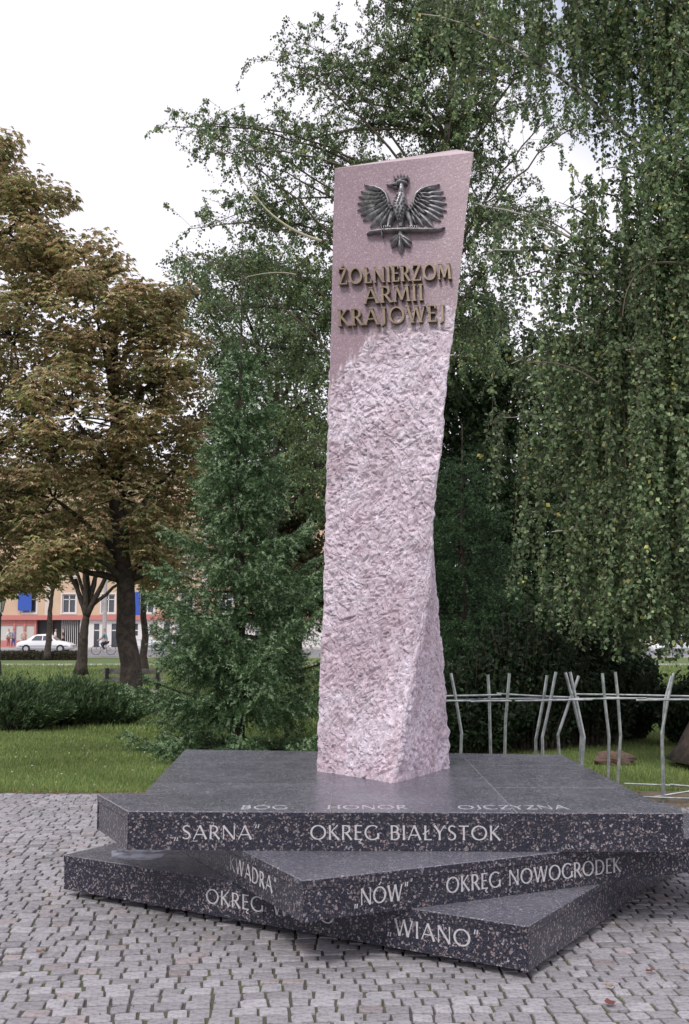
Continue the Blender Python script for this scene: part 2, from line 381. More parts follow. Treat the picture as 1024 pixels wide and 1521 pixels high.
# ------------------------------------------------------------------ monument slabs
def clip(poly, a, n_):
    out = []
    for i in range(len(poly)):
        p, q = poly[i-1], poly[i]; dp, dq = np.dot(p-a, n_), np.dot(q-a, n_)
        if (dp < 0) != (dq < 0): out.append(p+(q-p)*dp/(dp-dq))
        if dq >= 0: out.append(q)
    return out
def slab(label, poly, z0, z1, udir, cuts, cat='stone slab'):
    poly = [np.array(p, float) for p in poly]; cen = sum(poly)/len(poly)
    root = thing('granite_slab', (*cen, z0), label, cat, 'stacked granite slabs of the monument base')
    TH = .045
    m = MB(); prism(m, inset(poly, .012), z0, z1-.004); m.build('core', M['mortar'], root)
    # top plates
    u = np.array(udir); v = np.array([-u[1], u[0]])
    us = [np.dot(p, u) for p in poly]; vs_ = [np.dot(p, v) for p in poly]
    cu = [min(us)-1]+[min(us)+(max(us)-min(us))*c for c in cuts[0]]+[max(us)+1]
    for i in range(len(cu)-1):
        cvs = cuts[1][i % len(cuts[1])]
        cv = [min(vs_)-1]+[min(vs_)+(max(vs_)-min(vs_))*c for c in cvs]+[max(vs_)+1]
        for j in range(len(cv)-1):
            q = list(poly)
            for a, nn in ((u*cu[i], u), (u*cu[i+1], -u), (v*cv[j], v), (v*cv[j+1], -v)):
                q = clip(q, a, nn)
                if len(q) < 3: break
            if len(q) < 3: continue
            q2 = []
            for pnt in q:
                if not q2 or np.linalg.norm(pnt-q2[-1]) > .01: q2.append(pnt)
            if np.linalg.norm(q2[0]-q2[-1]) < .01: q2.pop()
            if len(q2) < 3: continue
            m = MB(); prism(m, inset(q2, .002), z1-TH+.002, z1, bev=.004); tpl = m.build('top_plate', M['gr_top'], root); tpl.data.materials.append(M['gr_side'])
            for f_ in tpl.data.polygons: f_.material_index = 0 if abs(f_.normal.z) > .5 else 1
    # side panels
    n = len(poly)
    for i in range(n):
        a, b = poly[i], poly[(i+1) % n]; Ls = np.linalg.norm(b-a); e = (b-a)/Ls; nn = np.array([e[1], -e[0]])
        k = max(1, round(Ls/1.5)); brk = np.linspace(0, Ls, k+1)
        for j in range(k):
            s0, s1 = brk[j]+.0015, brk[j+1]-.0015
            if j == 0: s0 = .006
            if j == k-1: s1 = Ls-.006
            p0, p1 = a+e*s0, a+e*s1
            q = [p0-nn*.004, p1-nn*.004, p1-nn*.03, p0-nn*.03]
            m = MB(); prism(m, [q[3], q[0], q[1], q[2]] if False else q, z0-.002, z1-TH-.0015); m.build('side_panel', M['gr_side'], root)
    return root
Z0, Z1, Z2, Z3 = .045, .248, .44, .64
slab_b = slab('lowest dark granite slab, set diagonally just above the setts with a low front corner', bot_poly, Z0, Z1-.003, BR, ([.5], [[.5], [.4]]))
m = MB(); prism(m, inset([tuple(p) for p in bot_poly], .3), -.012, Z0-.001); tag(m.build('plinth', M['soil'], slab_b), 'recessed footing, coloured dark for the shade under the slab')  # dark colour on the footing deepens the contact shadow below the slab
A0 = G(449, 1370, Z1)[:2]; AR = G(720, 1277, Z2)[:2]-A0; AR = AR/np.linalg.norm(AR); AL = np.array([-AR[1], AR[0]])
mid_poly = [A0, A0+AR*3.0, A0+AR*3.0+AL*3.0, A0+AL*3.0]
slab_m = slab('middle dark granite slab turned with one corner pointing at the viewer', mid_poly, Z1, Z2-.003, AR, ([.5], [[.5], [.6]]))
def g2(x, y, z): return G(x, y, z)[:2]
T = [g2(190, 1205, Z3), g2(1016, 1208, Z3), g2(1013, 1199, Z3), g2(970, 1189, Z3), g2(836, 1121, Z3), g2(275, 1113, Z3), g2(214, 1177, Z3), g2(144, 1179, Z3)]
slab_t = slab('topmost dark granite slab with flat front edge carrying the pillar', T, Z2, Z3, np.array([1., -.0]), ([.42, .72], [[.36, .72], [.45], [.3, .66]]))
# thin pale bluish patch, mottled darker, on the lowest slab
def blob(m, cx, cy, rx, ry, z0, z1, seed, n=28, rot=0):
    r = np.random.default_rng(seed); ph = r.uniform(0, 6, 4); pts = []
    for i in range(n):
        a = 2*math.pi*i/n; k = 1+.18*math.sin(2*a+ph[0])+.12*math.sin(3*a+ph[1])+.08*math.sin(5*a+ph[2])
        x, y = rx*k*math.cos(a), ry*k*math.sin(a); pts.append((cx+x*math.cos(rot)-y*math.sin(rot), cy+x*math.sin(rot)+y*math.cos(rot)))
    prism(m, pts, z0, z1)
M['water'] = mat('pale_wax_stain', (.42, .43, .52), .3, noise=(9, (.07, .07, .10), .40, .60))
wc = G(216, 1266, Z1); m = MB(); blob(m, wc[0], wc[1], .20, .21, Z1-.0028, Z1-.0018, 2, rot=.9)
tag(m.build('wax_stain', M['water']), 'pale bluish mottled patch on the left end of the lowest slab', 'stain')

# ------------------------------------------------------------------ lettering
def arc(cx, cy, rx, ry, a0, a1, n=14):
    return [('a', cx+rx*math.cos(R(a)), cy+ry*math.sin(R(a)), abs(math.cos(R(a)))) for a in np.linspace(a0, a1, n)]
TK, TN = 'T', 't'
GL = {
 'A': (.78, [[TN,(.03,0),(.39,1)], [TK,(.38,1),(.75,0)], [TN,(.16,.34),(.62,.34)]]),
 'B': (.58, [[TK,(.1,0),(.1,1)], [TN,(.1,.965),(.26,.965)], [TN,(.1,.53),(.28,.53)], [TN,(.1,.035),(.28,.035)], arc(.26,.748,.2,.217,90,-90), arc(.28,.282,.24,.248,90,-90)]),
 'C': (.8, [arc(.47,.5,.42,.48,48,312,22)]),
 'D': (.78, [[TK,(.1,0),(.1,1)], [TN,(.1,.965),(.3,.965)], [TN,(.1,.035),(.3,.035)], arc(.3,.5,.4,.465,90,-90,20)]),
 'E': (.5, [[TK,(.1,0),(.1,1)], [TN,(.1,.965),(.47,.965)], [TN,(.1,.52),(.42,.52)], [TN,(.1,.035),(.49,.035)]]),
 'Ę': (.5, [[TK,(.1,0),(.1,1)], [TN,(.1,.965),(.47,.965)], [TN,(.1,.52),(.42,.52)], [TN,(.1,.035),(.49,.035)], [TN,(.42,.0),(.33,-.13),(.38,-.22),(.48,-.22)]]),
 'G': (.84, [arc(.47,.5,.42,.48,48,320,22), [TK,(.8,.06),(.8,.45)]]),
 'H': (.76, [[TK,(.1,0),(.1,1)], [TK,(.66,0),(.66,1)], [TN,(.1,.52),(.66,.52)]]),
 'I': (.22, [[TK,(.11,0),(.11,1)]]),
 'J': (.32, [[TK,(.2,1),(.2,.1),(.15,-.02)], [TN,(.17,.0),(.02,-.08)]]),
 'K': (.66, [[TK,(.1,0),(.1,1)], [TN,(.56,1),(.14,.5)], [TK,(.2,.55),(.63,0)]]),
 'L': (.5, [[TK,(.1,0),(.1,1)], [TN,(.1,.035),(.49,.035)]]),
 'Ł': (.52, [[TK,(.13,0),(.13,1)], [TN,(.13,.035),(.51,.035)], [TN,(-.02,.4),(.34,.66)]]),
 'M': (.9, [[TN,(.06,0),(.14,1)], [TK,(.14,1),(.45,.12)], [TN,(.45,.12),(.76,1)], [TK,(.76,1),(.84,0)]]),
 'N': (.8, [[TN,(.09,0),(.09,1)], [TK,(.09,.98),(.71,.02)], [TN,(.71,0),(.71,1)]]),
 'O': (.94, [arc(.47,.5,.41,.465,0,360,34)]),
 'R': (.62, [[TK,(.1,0),(.1,1)], [TN,(.1,.965),(.26,.965)], [TN,(.1,.48),(.28,.48)], arc(.26,.722,.22,.242,90,-90), [TK,(.28,.48),(.6,0)]]),
 'S': (.54, [[('p',.46,.9,.5),('p',.36,.965,.1),('p',.24,.97,.1),('p',.13,.9,.6),('p',.09,.77,1),('p',.14,.64,1),('p',.28,.53,1),('p',.42,.41,1),('p',.47,.27,1),('p',.43,.12,.7),('p',.32,.035,.15),('p',.18,.035,.15),('p',.06,.12,.5)]]),
 'T': (.62, [[TK,(.31,0),(.31,1)], [TN,(.02,.965),(.6,.965)]]),
 'W': (1.08, [[TK,(.04,1),(.3,0)], [TN,(.3,0),(.54,1)], [TK,(.54,1),(.79,0)], [TN,(.79,0),(1.04,1)]]),
 'Y': (.66, [[TK,(.03,1),(.33,.5)], [TN,(.63,1),(.33,.5)], [TK,(.33,.52),(.33,0)]]),
 'Z': (.64, [[TN,(.06,.965),(.6,.965)], [TK,(.57,.97),(.07,.03)], [TN,(.04,.035),(.62,.035)]]),
 '„': (.34, [[TN,(.1,.12),(.06,-.13)], [TN,(.24,.12),(.2,-.13)]]),
 '”': (.34, [[TN,(.14,1.08),(.1,.82)], [TN,(.28,1.08),(.24,.82)]]),
 ' ': (.42, []),
}
GL['Ó'] = (GL['O'][0], GL['O'][1]+[[TN,(.42,1.1),(.58,1.28)]])
GL['Ż'] = (GL['Z'][0], GL['Z'][1]+[[TK,(.33,1.08),(.33,1.22)]])
def glyph(mb, ch, mapf, T_, t_, h, x0, sx, serif=0, dz=.0004):
    """strokes become raised ribbons; mapf(u,v,h) -> world"""
    wd, strokes = GL[ch]; k = 0
    st = list(strokes)
    if serif:
        ser = []
        for s in strokes:
            if s[0] in (TK, TN):
                for e_, (px, py) in ((0, s[1]), (1, s[-1])):
                    if abs(py) < .01 or abs(py-1) < .01:
                        yy = t_/2/1 if py < .5 else 1-t_/2
                        ww = (T_ if s[0] == TK else t_)
                        ser.append(['s', (px-ww/2-serif, yy), (px+ww/2+serif, yy)])
        if ch in 'EZŻŁL':
            ser.append(['v', (wd-.03, .0), (wd-.03, .24)])
        if ch in 'EZŻ': ser.append(['v', (wd-.05 if ch == 'E' else .06, 1.0), (wd-.05 if ch == 'E' else .06, .78)])
        st += ser
    for s in st:
        if isinstance(s[0], tuple):
            pts = [(q[1], q[2]) for q in s]; wds = [t_+(T_-t_)*q[3] for q in s]
        else:
            pts = s[1:]; b = {TK: T_, TN: t_, 's': t_, 'v': t_}[s[0]]
            wds = [b]*len(pts)
            if len(pts) == 2 and s[0] in (TK, TN) and not serif:  # flared ends
                (xa, ya), (xb, yb) = pts
                pts = [(xa, ya), (xa*.65+xb*.35, ya*.65+yb*.35), (xa*.35+xb*.65, ya*.35+yb*.65), (xb, yb)]; wds = [b*1.25, b*.9, b*.9, b*1.25]
        pts = np.array([(x0+p[0]*sx, p[1]) for p in pts], float); wds = np.array(wds)
        closed = np.linalg.norm(pts[0]-pts[-1]) < 1e-4
        if closed: tn = np.roll(pts[:-1], -1, 0)-np.roll(pts[:-1], 1, 0); tn = np.vstack([tn, tn[:1]])
        else: tn = np.gradient(pts, axis=0)
        tn /= np.linalg.norm(tn, axis=1)[:, None]; nr = np.c_[-tn[:, 1], tn[:, 0]]
        hh = h + k*dz; k += 1
        Lp = pts+nr*wds[:, None]/2; Rp = pts-nr*wds[:, None]/2; n = len(pts)
        V = [mapf(*q, hh) for q in Lp]+[mapf(*q, hh) for q in Rp]+[mapf(*q, -.003) for q in Lp]+[mapf(*q, -.003) for q in Rp]
        F = []
        for i in range(n-1):
            F += [(i, n+i, n+i+1, i+1), (i, i+1, 2*n+i+1, 2*n+i), (n+i, 3*n+i, 3*n+i+1, n+i+1)]
        if not closed: F += [(0, 2*n, 3*n, n), (n-1, 2*n-1, 4*n-1, 3*n-1)]
        mb.add(V, F)
def text_width(s, sp): return sum(GL[c][0] for c in s)+sp*(len(s)-1)
def inscription(s, p_start, p_end, cap, up, nrm, parent, T_=.13, t_=.07, sp=.12, raise_=.0012, pname='inscription'):
    p_start, p_end = np.array(p_start), np.array(p_end); Lw = np.linalg.norm(p_end-p_start); e = (p_end-p_start)/Lw
    W = text_width(s, sp); sx = Lw/cap/W; mb = MB(); x = 0
    f = lambda u, v, h: p_start+e*(u*cap)+up*(v*cap)+nrm*h
    for c in s:
        glyph(mb, c, f, T_, t_, raise_, x*sx, sx); x += GL[c][0]+sp
    return mb.build(pname, M['white_paint'], parent)
UP = np.array([0, 0, 1.])
def face_text(s, xa, ya, xb, yb, p0, dirv, z_mid, cap, parent, fix=.0045):
    """words on a vertical slab face through p0 along dirv; xa/xb are the word's ends"""
    e = np.array([dirv[0], dirv[1], 0.]); n_ = np.array([e[1], -e[0], 0.])
    if n_[1] > 0: n_ = -n_
    q0 = np.array([p0[0], p0[1], 0.])-n_*.004
    a = hit(xa, ya, q0, n_); b = hit(xb, yb, q0, n_); a[2] = b[2] = z_mid
    return inscription(s, a, b, cap, UP, n_, parent)
e0 = (T[1]-T[0])/np.linalg.norm(T[1]-T[0])
face_text('„SARNA”', 258, 1245, 386, 1245, T[0], e0, .495, .072, slab_t)
face_text('OKRĘG BIAŁYSTOK', 461, 1250, 744, 1250, T[0], e0, .495, .076, slab_t)
face_text('„KWADRA”', 337, 1290, 411, 1310, A0, AL, .30, .078, slab_m)
face_text('„NÓW”', 526, 1335, 607, 1325, A0, AR, .29, .078, slab_m)
face_text('OKRĘG NOWOGRÓDEK', 663, 1310, 922, 1285, A0, AR, .295, .078, slab_m)
face_text('OKRĘG WILNO', 306, 1345, 497, 1380, B0, BF, .105, .078, slab_b)
face_text('„WIANO”', 575, 1388, 712, 1410, B0, BF, .105, .08, slab_b)
for s, xa, xb in (('BÓG', 357, 426), ('HONOR', 486, 606), ('OJCZYZNA', 682, 846)):
    a = G(xa, 1202, Z3); b = G(xb, 1202, Z3); b[1] = a[1]
    up = np.array([0, 1., 0]); wi = inscription(s, a, b, .13, up, UP, slab_t, T_=.09, t_=.05); wi.data.materials[0] = M['worn_paint']

# ------------------------------------------------------------------ pillar
KD = G(585, 1163, Z3)[1]/6.76
def path_pts(lst): return np.array([P(q[0], q[1], q[2]*KD) for q in lst])
E0 = path_pts([(472,1145,7.34),(472,1120,7.34),(474,1044,7.34),(478,942,7.33),(481,883,7.33),(483,829,7.32),(485,729,7.31),(488,626,7.3),(491,553,7.29),(493,444,7.28),(496,298,7.27),(497.5,250,7.26)])
E1 = path_pts([(585,1163,6.76),(590,1130,6.77),(600,1068,6.8),(614,1000,6.84),(628,935,6.87),(639,880,6.9),(642,839,6.92),(643,802,6.93),(645,752,6.95),(651,703,6.97),(658,635,6.99),(665,553,7.01),(674,493,7.03),(685,392,7.07),(696,283,7.11),(704,226,7.13)])
E2 = path_pts([(668,1140,7.52),(668,1103,7.53),(664,1068,7.55),(660,1015,7.58),(655,942,7.62),(649,883,7.66),(643,839,7.7),(638,780,7.75),(640,600,7.8),(655,400,7.85),(672,250,7.88),(678,222,7.88)])
E3 = path_pts([(512,1128,8.1),(508,942,8.1),(505,729,8.05),(508,444,8.0),(512,250,8.0)])
def edge_interp(E, t):
    s = np.concatenate([[0], np.cumsum(np.linalg.norm(np.diff(E, axis=0), axis=1))]); s /= s[-1]
    # smooth
    k = np.linspace(0, 1, 400); q = np.array([np.interp(k, s, E[:, i]) for i in range(3)]).T
    ker = np.ones(25)/25; qp = np.pad(q, ((12, 12), (0, 0)), mode='edge')
    qs = np.array([np.convolve(qp[:, i], ker, 'valid') for i in range(3)]).T
    qs[0], qs[-1] = q[0], q[-1]; blend = np.clip(np.minimum(k, 1-k)*20, 0, 1)[:, None]; q = q*(1-blend)+qs*blend
    return np.array([np.interp(t, k, q[:, i]) for i in range(3)]).T
NV = 680
tt = np.linspace(0, 1, NV)
EE = [edge_interp(e, tt) for e in (E0, E1, E2, E3)]
for e in EE: e[:, 2] += (Z3-e[0, 2])*np.clip(1-tt*8, 0, 1)
base_c = sum(e[0] for e in EE)/4
pil = thing('granite_pillar', (base_c[0], base_c[1], Z3), 'tall leaning pink granite pillar, roughly chiselled below and polished on top, on the stacked slabs', 'monument pillar')
def stamp(nu, nv, W_, H_, count, r, lmin=.02, lmax=.15, wmin=.008, wmax=.034, depth=.027):
    """chisel marks: rotated grooves stamped into a height field"""
    hf = np.zeros((nv, nu)); du = W_/(nu-1); dv = H_/(nv-1)
    for _ in range(count):
        cu, cv = r.uniform(0, W_), r.uniform(0, H_)
        a = math.pi/2 + .5*math.sin(cu*5+cv*2.1+math.sin(cv*3.3)*1.5) + r.normal()*.85
        l, w_ = lmin*(lmax/lmin)**(r.uniform()**1.3)/2, wmin*(wmax/wmin)**r.uniform(); dp = depth*r.uniform(.2, 1)*(w_/.02)**.6
        ca, sa = math.cos(a), math.sin(a); rad = l+w_
        i0, i1 = max(0, int((cu-rad)/du)), min(nu, int((cu+rad)/du)+2); j0, j1 = max(0, int((cv-rad)/dv)), min(nv, int((cv+rad)/dv)+2)
        if i1 <= i0 or j1 <= j0: continue
        U, V = np.meshgrid(np.arange(i0, i1)*du-cu, np.arange(j0, j1)*dv-cv)
        s = U*ca+V*sa; q = -U*sa+V*ca
        # asymmetric gouge: steep on one side
        prof = np.where(q > 0, np.clip(1-q/w_, 0, 1), np.clip(1+q/(w_*.3), 0, 1)); env = np.clip(1-np.abs(s)/l, 0, 1)**.5
        hf[j0:j1, i0:i1] = np.minimum(hf[j0:j1, i0:i1], -(prof*env*dp) + hf[j0:j1, i0:i1]*.25)
    return hf
def vnoise(nu, nv, cells_u, cells_v, r):
    g = r.normal(size=(cells_v+3, cells_u+3)); x = np.linspace(0, cells_u, nu); y = np.linspace(0, cells_v, nv)
    xi, yi = x.astype(int), y.astype(int); xf, yf = x-xi, y-yi; xf = xf*xf*(3-2*xf); yf = (yf*yf*(3-2*yf))[:, None]
    a = g[yi][:, xi]*(1-xf)+g[yi][:, xi+1]*xf; b = g[yi+1][:, xi]*(1-xf)+g[yi+1][:, xi+1]*xf
    return a*(1-yf)+b*yf
mbp = MB(); NU = 136
faces_cfg = [(0, 1, NU, True), (1, 2, 90, False), (2, 3, 18, False), (3, 0, 18, False)]
rc = np.random.default_rng(11)
Hh = 4.15
def rough_mask_front(U, Z, Wd):
    """polished above a jagged line: U 0..1 across, t 0..1 up"""
    kz = np.array([project(*EE[0][i])[1] for i in range(0, NV, 6)]); kt = tt[::6]
    py = np.interp(U, [0, .05, .12, .2, .27, .32, .38, .44, .50, .6, 1], [588, 572, 560, 545, 535, 520, 515, 505, 498, 493, 490])
    b = np.interp(-py, -kz, kt)
    jag = .02*np.abs(np.sin(U*37+np.sin(U*11)*2))+.012*np.abs(np.sin(U*83))
    return np.clip((b+jag-Z)*70, 0, 1)
edge_fade_cache = {}
def edge_jit(k):
    r = np.random.default_rng(50+k); e = np.convolve(r.normal(size=NV+8), np.ones(5)/5, 'same')[4:4+NV]
    return np.c_[e*.0035, e*.0035, np.zeros(NV)]*np.clip((.76-tt)*12, 0, 1)[:, None]
EJ = EE
EJIT = [vnoise(2, NV, 1, 95, np.random.default_rng(60+k))[:, 0]*.005 for k in range(4)]
for (a, b, nu, front) in faces_cfg:
    A_, B_ = EJ[a], EJ[b]; us = np.linspace(0, 1, nu)
    Pq = A_[:, None, :]*(1-us)[None, :, None]+B_[:, None, :]*us[None, :, None]
    du = B_-A_; dv = np.gradient(A_, axis=0); nrm = np.cross(du, dv); nrm /= np.linalg.norm(nrm, axis=1)[:, None]
    out = nrm
    if np.dot(out[NV//2], (A_[NV//2]+B_[NV//2])/2 - sum(e[NV//2] for e in EE)/4) < 0: out = -out
    Wd = .8; cnt = 7600 if nu == NU else (5600 if nu == 90 else 700)
    hf = stamp(nu, NV, Wd, Hh, cnt, rc)
    hf = hf - hf.min()*.35
    hf += vnoise(nu, NV, 5, 24, rc)*.004 + vnoise(nu, NV, 14, 70, rc)*.0022
    U, Z = np.meshgrid(us, tt)
    if front: mk = rough_mask_front(U, Z, Wd)
    else: mk = np.clip((.82-Z)*15, 0, 1)
    kr = .13*np.sin(math.pi*np.clip((tt-.04)/.44, 0, 1))[:, None]*(np.clip((us-.72)/.28, 0, 1) if (a, b) == (0, 1) else (np.clip((.3-us)/.3, 0, 1) if (a, b) == (1, 2) else us*0))[None, :]**2
    Pq = Pq + (sum(EE)/4-EE[1])[:, None, :]*kr[:, :, None]*np.array([.45, 1.3, 0])
    Pq = Pq + ((EJIT[a][:, None]*(1-us)[None, :]**8+EJIT[b][:, None]*us[None, :]**8)*np.clip((.76-Z)*12, 0, 1))[:, :, None]*np.array([1, 0, 0])
    ef = np.clip(np.minimum(us, 1-us)/.045, 0, 1)[None, :]; ef = ef*.4+.6*(ef > 0)
    fine = np.where(Z > .62, np.clip(1-(Z-.62)*3.2, .35, 1), 1)
    hf = hf*mk*ef*fine
    # rough stone stands 3 mm behind nothing: chiselled area slightly lower than the polished face
    Pq = Pq+out[:, None, :]*hf[:, :, None]
    crev = np.clip(.55+hf/.012, .0, 1)*0+1
    # chiselled stone is bruised whitish, polished stone stays deep pink: colour follows the working of the stone
    tone = np.clip(1+vnoise(nu, NV, 45, 230, rc)*.15, .6, 1.25)[:, :, None]
    warm = np.clip(.5+vnoise(nu, NV, 4, 18, rc)*.35+vnoise(nu, NV, 12, 60, rc)*.25+(.35-Z)*.7, 0, 1)[:, :, None]
    c = mk[:, :, None]*tone*(np.array([.66, .59, .665])*(1-warm)+np.array([.535, .435, .495])*warm)+(1-mk[:, :, None])*np.array([.295, .205, .245])
    i = np.arange(NV-1)[:, None]*nu; j = np.arange(nu-1)[None, :]
    f = np.stack([i+j, i+j+1, i+nu+j+1, i+nu+j], -1).reshape(-1, 4)
    mbp.add(Pq.reshape(-1, 3), f, c.reshape(-1, 3))
tp = [e[-1] for e in EE]; mbp.add(tp, [(0, 1, 2, 3)], (.5, .4, .43))
def pink_mat():
    m = bpy.data.materials.new('pink_granite'); m.use_nodes = True; t = m.node_tree; b = t.nodes['Principled BSDF']; lk = t.links.new
    at = N(t, 'ShaderNodeAttribute', attribute_name='Col'); co = N(t, 'ShaderNodeTexCoord')
    v = N(t, 'ShaderNodeTexVoronoi', i_Scale=130.0); lk(co.outputs['Object'], v.inputs['Vector']); sp = N(t, 'ShaderNodeSeparateColor'); lk(v.outputs['Color'], sp.inputs[0])
    r = N(t, 'ShaderNodeMapRange'); r.inputs[1].default_value = .90; r.inputs[2].default_value = .93; lk(sp.outputs[0], r.inputs[0])
    r0 = N(t, 'ShaderNodeMapRange'); r0.inputs[3].default_value = .84; r0.inputs[4].default_value = 1.12; lk(sp.outputs[1], r0.inputs[0])
    ms = N(t, 'ShaderNodeVectorMath', operation='SCALE'); lk(at.outputs['Color'], ms.inputs[0]); lk(r0.outputs[0], ms.inputs['Scale'])
    x = N(t, 'ShaderNodeMix', data_type='RGBA'); lk(r.outputs[0], x.inputs[0]); lk(ms.outputs[0], x.inputs[6]); x.inputs[7].default_value = (.42, .33, .36, 1)
    n = N(t, 'ShaderNodeTexNoise', i_Scale=1.3, i_Detail=5.0, i_Roughness=.6); lk(co.outputs['Object'], n.inputs['Vector'])
    r2 = N(t, 'ShaderNodeMapRange'); r2.inputs[1].default_value = .35; r2.inputs[2].default_value = .65; r2.inputs[3].default_value = .86; r2.inputs[4].default_value = 1.08; lk(n.outputs['Fac'], r2.inputs[0])
    s2 = N(t, 'ShaderNodeVectorMath', operation='SCALE'); lk(x.outputs[2], s2.inputs[0]); lk(r2.outputs[0], s2.inputs['Scale']); lk(s2.outputs[0], b.inputs['Base Color'])
    # roughness: polished where the colour is deep
    sc_ = N(t, 'ShaderNodeSeparateColor'); lk(at.outputs['Color'], sc_.inputs[0])
    r3 = N(t, 'ShaderNodeMapRange'); r3.inputs[1].default_value = .30; r3.inputs[2].default_value = .5; r3.inputs[3].default_value = .3; r3.inputs[4].default_value = .85; lk(sc_.outputs[0], r3.inputs[0]); lk(r3.outputs[0], b.inputs['Roughness'])
    n3 = N(t, 'ShaderNodeTexNoise', i_Scale=55.0, i_Detail=6.0, i_Roughness=.7); lk(co.outputs['Object'], n3.inputs['Vector'])
    bs = N(t, 'ShaderNodeMath', operation='MULTIPLY'); lk(r3.outputs[0], bs.inputs[0]); bs.inputs[1].default_value = .9
    bb = N(t, 'ShaderNodeBump', i_Distance=.008); lk(bs.outputs[0], bb.inputs['Strength']); lk(n3.outputs['Fac'], bb.inputs['Height']); lk(bb.outputs[0], b.inputs['Normal'])
    return m
M['pink'] = pink_mat()
mbp.build('shaft', M['pink'], pil)

# face plane of the top
i0 = int(NV*.80); pA, pB, pC = EE[0][i0], EE[1][i0], EE[0][-1]
fn = np.cross(pB-pA, pC-pA); fn /= np.linalg.norm(fn)
if fn[1] > 0: fn = -fn
pB2 = EE[1][-1]
def face_pt(px, py, h):
    """bilinear face is slightly twisted; meet it by iterating the local depth"""
    r = ray(px, py); o = np.array([0, 0, EYE]); q = hit(px, py, pA, fn)
    for _ in range(3):
        t_ = np.clip(np.interp(q[2], EE[0][:, 2], tt), 0, 1); a = np.array([np.interp(t_, tt, EE[0][:, k]) for k in range(3)])
        tb = np.interp(q[2], EE[1][:, 2], tt); b = np.array([np.interp(tb, tt, EE[1][:, k]) for k in range(3)])
        u = np.clip((q[0]-a[0])/(b[0]-a[0]), 0, 1); yy = a[1]*(1-u)+b[1]*u
        q = o+r*(yy/r[1])
    return q + fn*h
# bronze letters
def bronze_line(s, x0, y0, x1, y1, cap_px):
    sp = .17; W = text_width(s, sp); Lpx = math.hypot(x1-x0, y1-y0); ex = ((x1-x0)/Lpx, (y1-y0)/Lpx); sx = Lpx/cap_px/W; x = 0
    for c in s:
        if c != ' ':
            mb = MB(); f = lambda u, v, h: face_pt(x0+ex[0]*u*cap_px-v*cap_px*.04, y0+ex[1]*u*cap_px-v*cap_px, h)
            glyph(mb, c, f,   .135, .07, .045, x*sx, sx, serif=.05, dz=.0006)
            mb.build('letter', M['bronze'], pil)
        x += GL[c][0]+sp
bronze_line('ŻOŁNIERZOM', 505, 425.5, 671, 417, 24)
bronze_line('ARMII', 544, 454, 630, 448.5, 24)
bronze_line('KRAJOWEJ', 505, 487, 662, 479.5, 25)

# eagle emblem
def C8(x, y): return (500+x/5.12, 240+y/5.12)
eo = face_pt(*C8(497, 380), .0)
eagle = bpy.data.objects.new('eagle_emblem', None); COL.objects.link(eagle); eagle.parent = pil
eagle.location = tuple(eo-np.array(pil.location)); tag(eagle, 'dark metal crowned eagle in relief, holding a sabre')
def E8(x, y, h): return face_pt(*C8(x, y), h)
def feather(bx, by, tx, ty, wd, h0, h1, name='feather', n=7, curl=0):
    mb = MB(); b = np.array([bx, by], float); t = np.array([tx, ty], float); d = t-b; Ld = np.linalg.norm(d); d /= Ld; s = np.array([-d[1], d[0]])
    V = []; F = []
    for i in range(n+1):
        k = i/n; w_ = wd/2*(math.sin(math.pi*min(1, .12+k*.88)**1.35)**.75 if 0 < k < 1 else (.45 if k == 0 else 0.02)); c = b+d*Ld*k+s*curl*math.sin(math.pi*k)
        hz = h0+(h1-h0)*k; hz2 = hz+.024*math.sin(math.pi*(k*.85+.1))
        l, r_ = c+s*w_, c-s*w_
        V += [E8(*l, -.002), E8(*l, hz-.016), E8(*(c+s*w_*.2), hz2), E8(*(c-s*w_*.2), hz2-.003), E8(*r_, hz-.016), E8(*r_, -.002)]
    for i in range(n):
        for j in range(5): F.append((i*6+j, i*6+j+1, i*6+6+j+1, i*6+6+j))
    F.append((0, 1, 2, 3, 4, 5)); F.append(tuple(n*6+q for q in (5, 4, 3, 2, 1, 0)))
    mb.add(V, F); return mb.build(name, M['pewter'], eagle)
def relief(name, pts, wds, hs, dome=.6, sides=7):
    """rounded ridge following crop points"""
    mb = MB(); pts = np.array(pts, float); n = len(pts); tn = np.gradient(pts, axis=0); tn /= np.linalg.norm(tn, axis=1)[:, None]; nr = np.c_[-tn[:, 1], tn[:, 0]]
    V = []; F = []
    for i in range(n):
        for j in range(sides):
            a = math.pi*j/(sides-1); V.append(E8(*(pts[i]+nr[i]*math.cos(a)*wds[i]/2), hs[i]*math.sin(a)**dome-.002*(j in (0, sides-1))))
    for i in range(n-1):
        for j in range(sides-1): F.append((i*sides+j, i*sides+j+1, i*sides+sides+j+1, i*sides+sides+j))
    F.append(tuple(range(sides))); F.append(tuple(reversed(range((n-1)*sides, n*sides))))
    mb.add(V, F); return mb.build(name, M['pewter'], eagle, smooth=True)
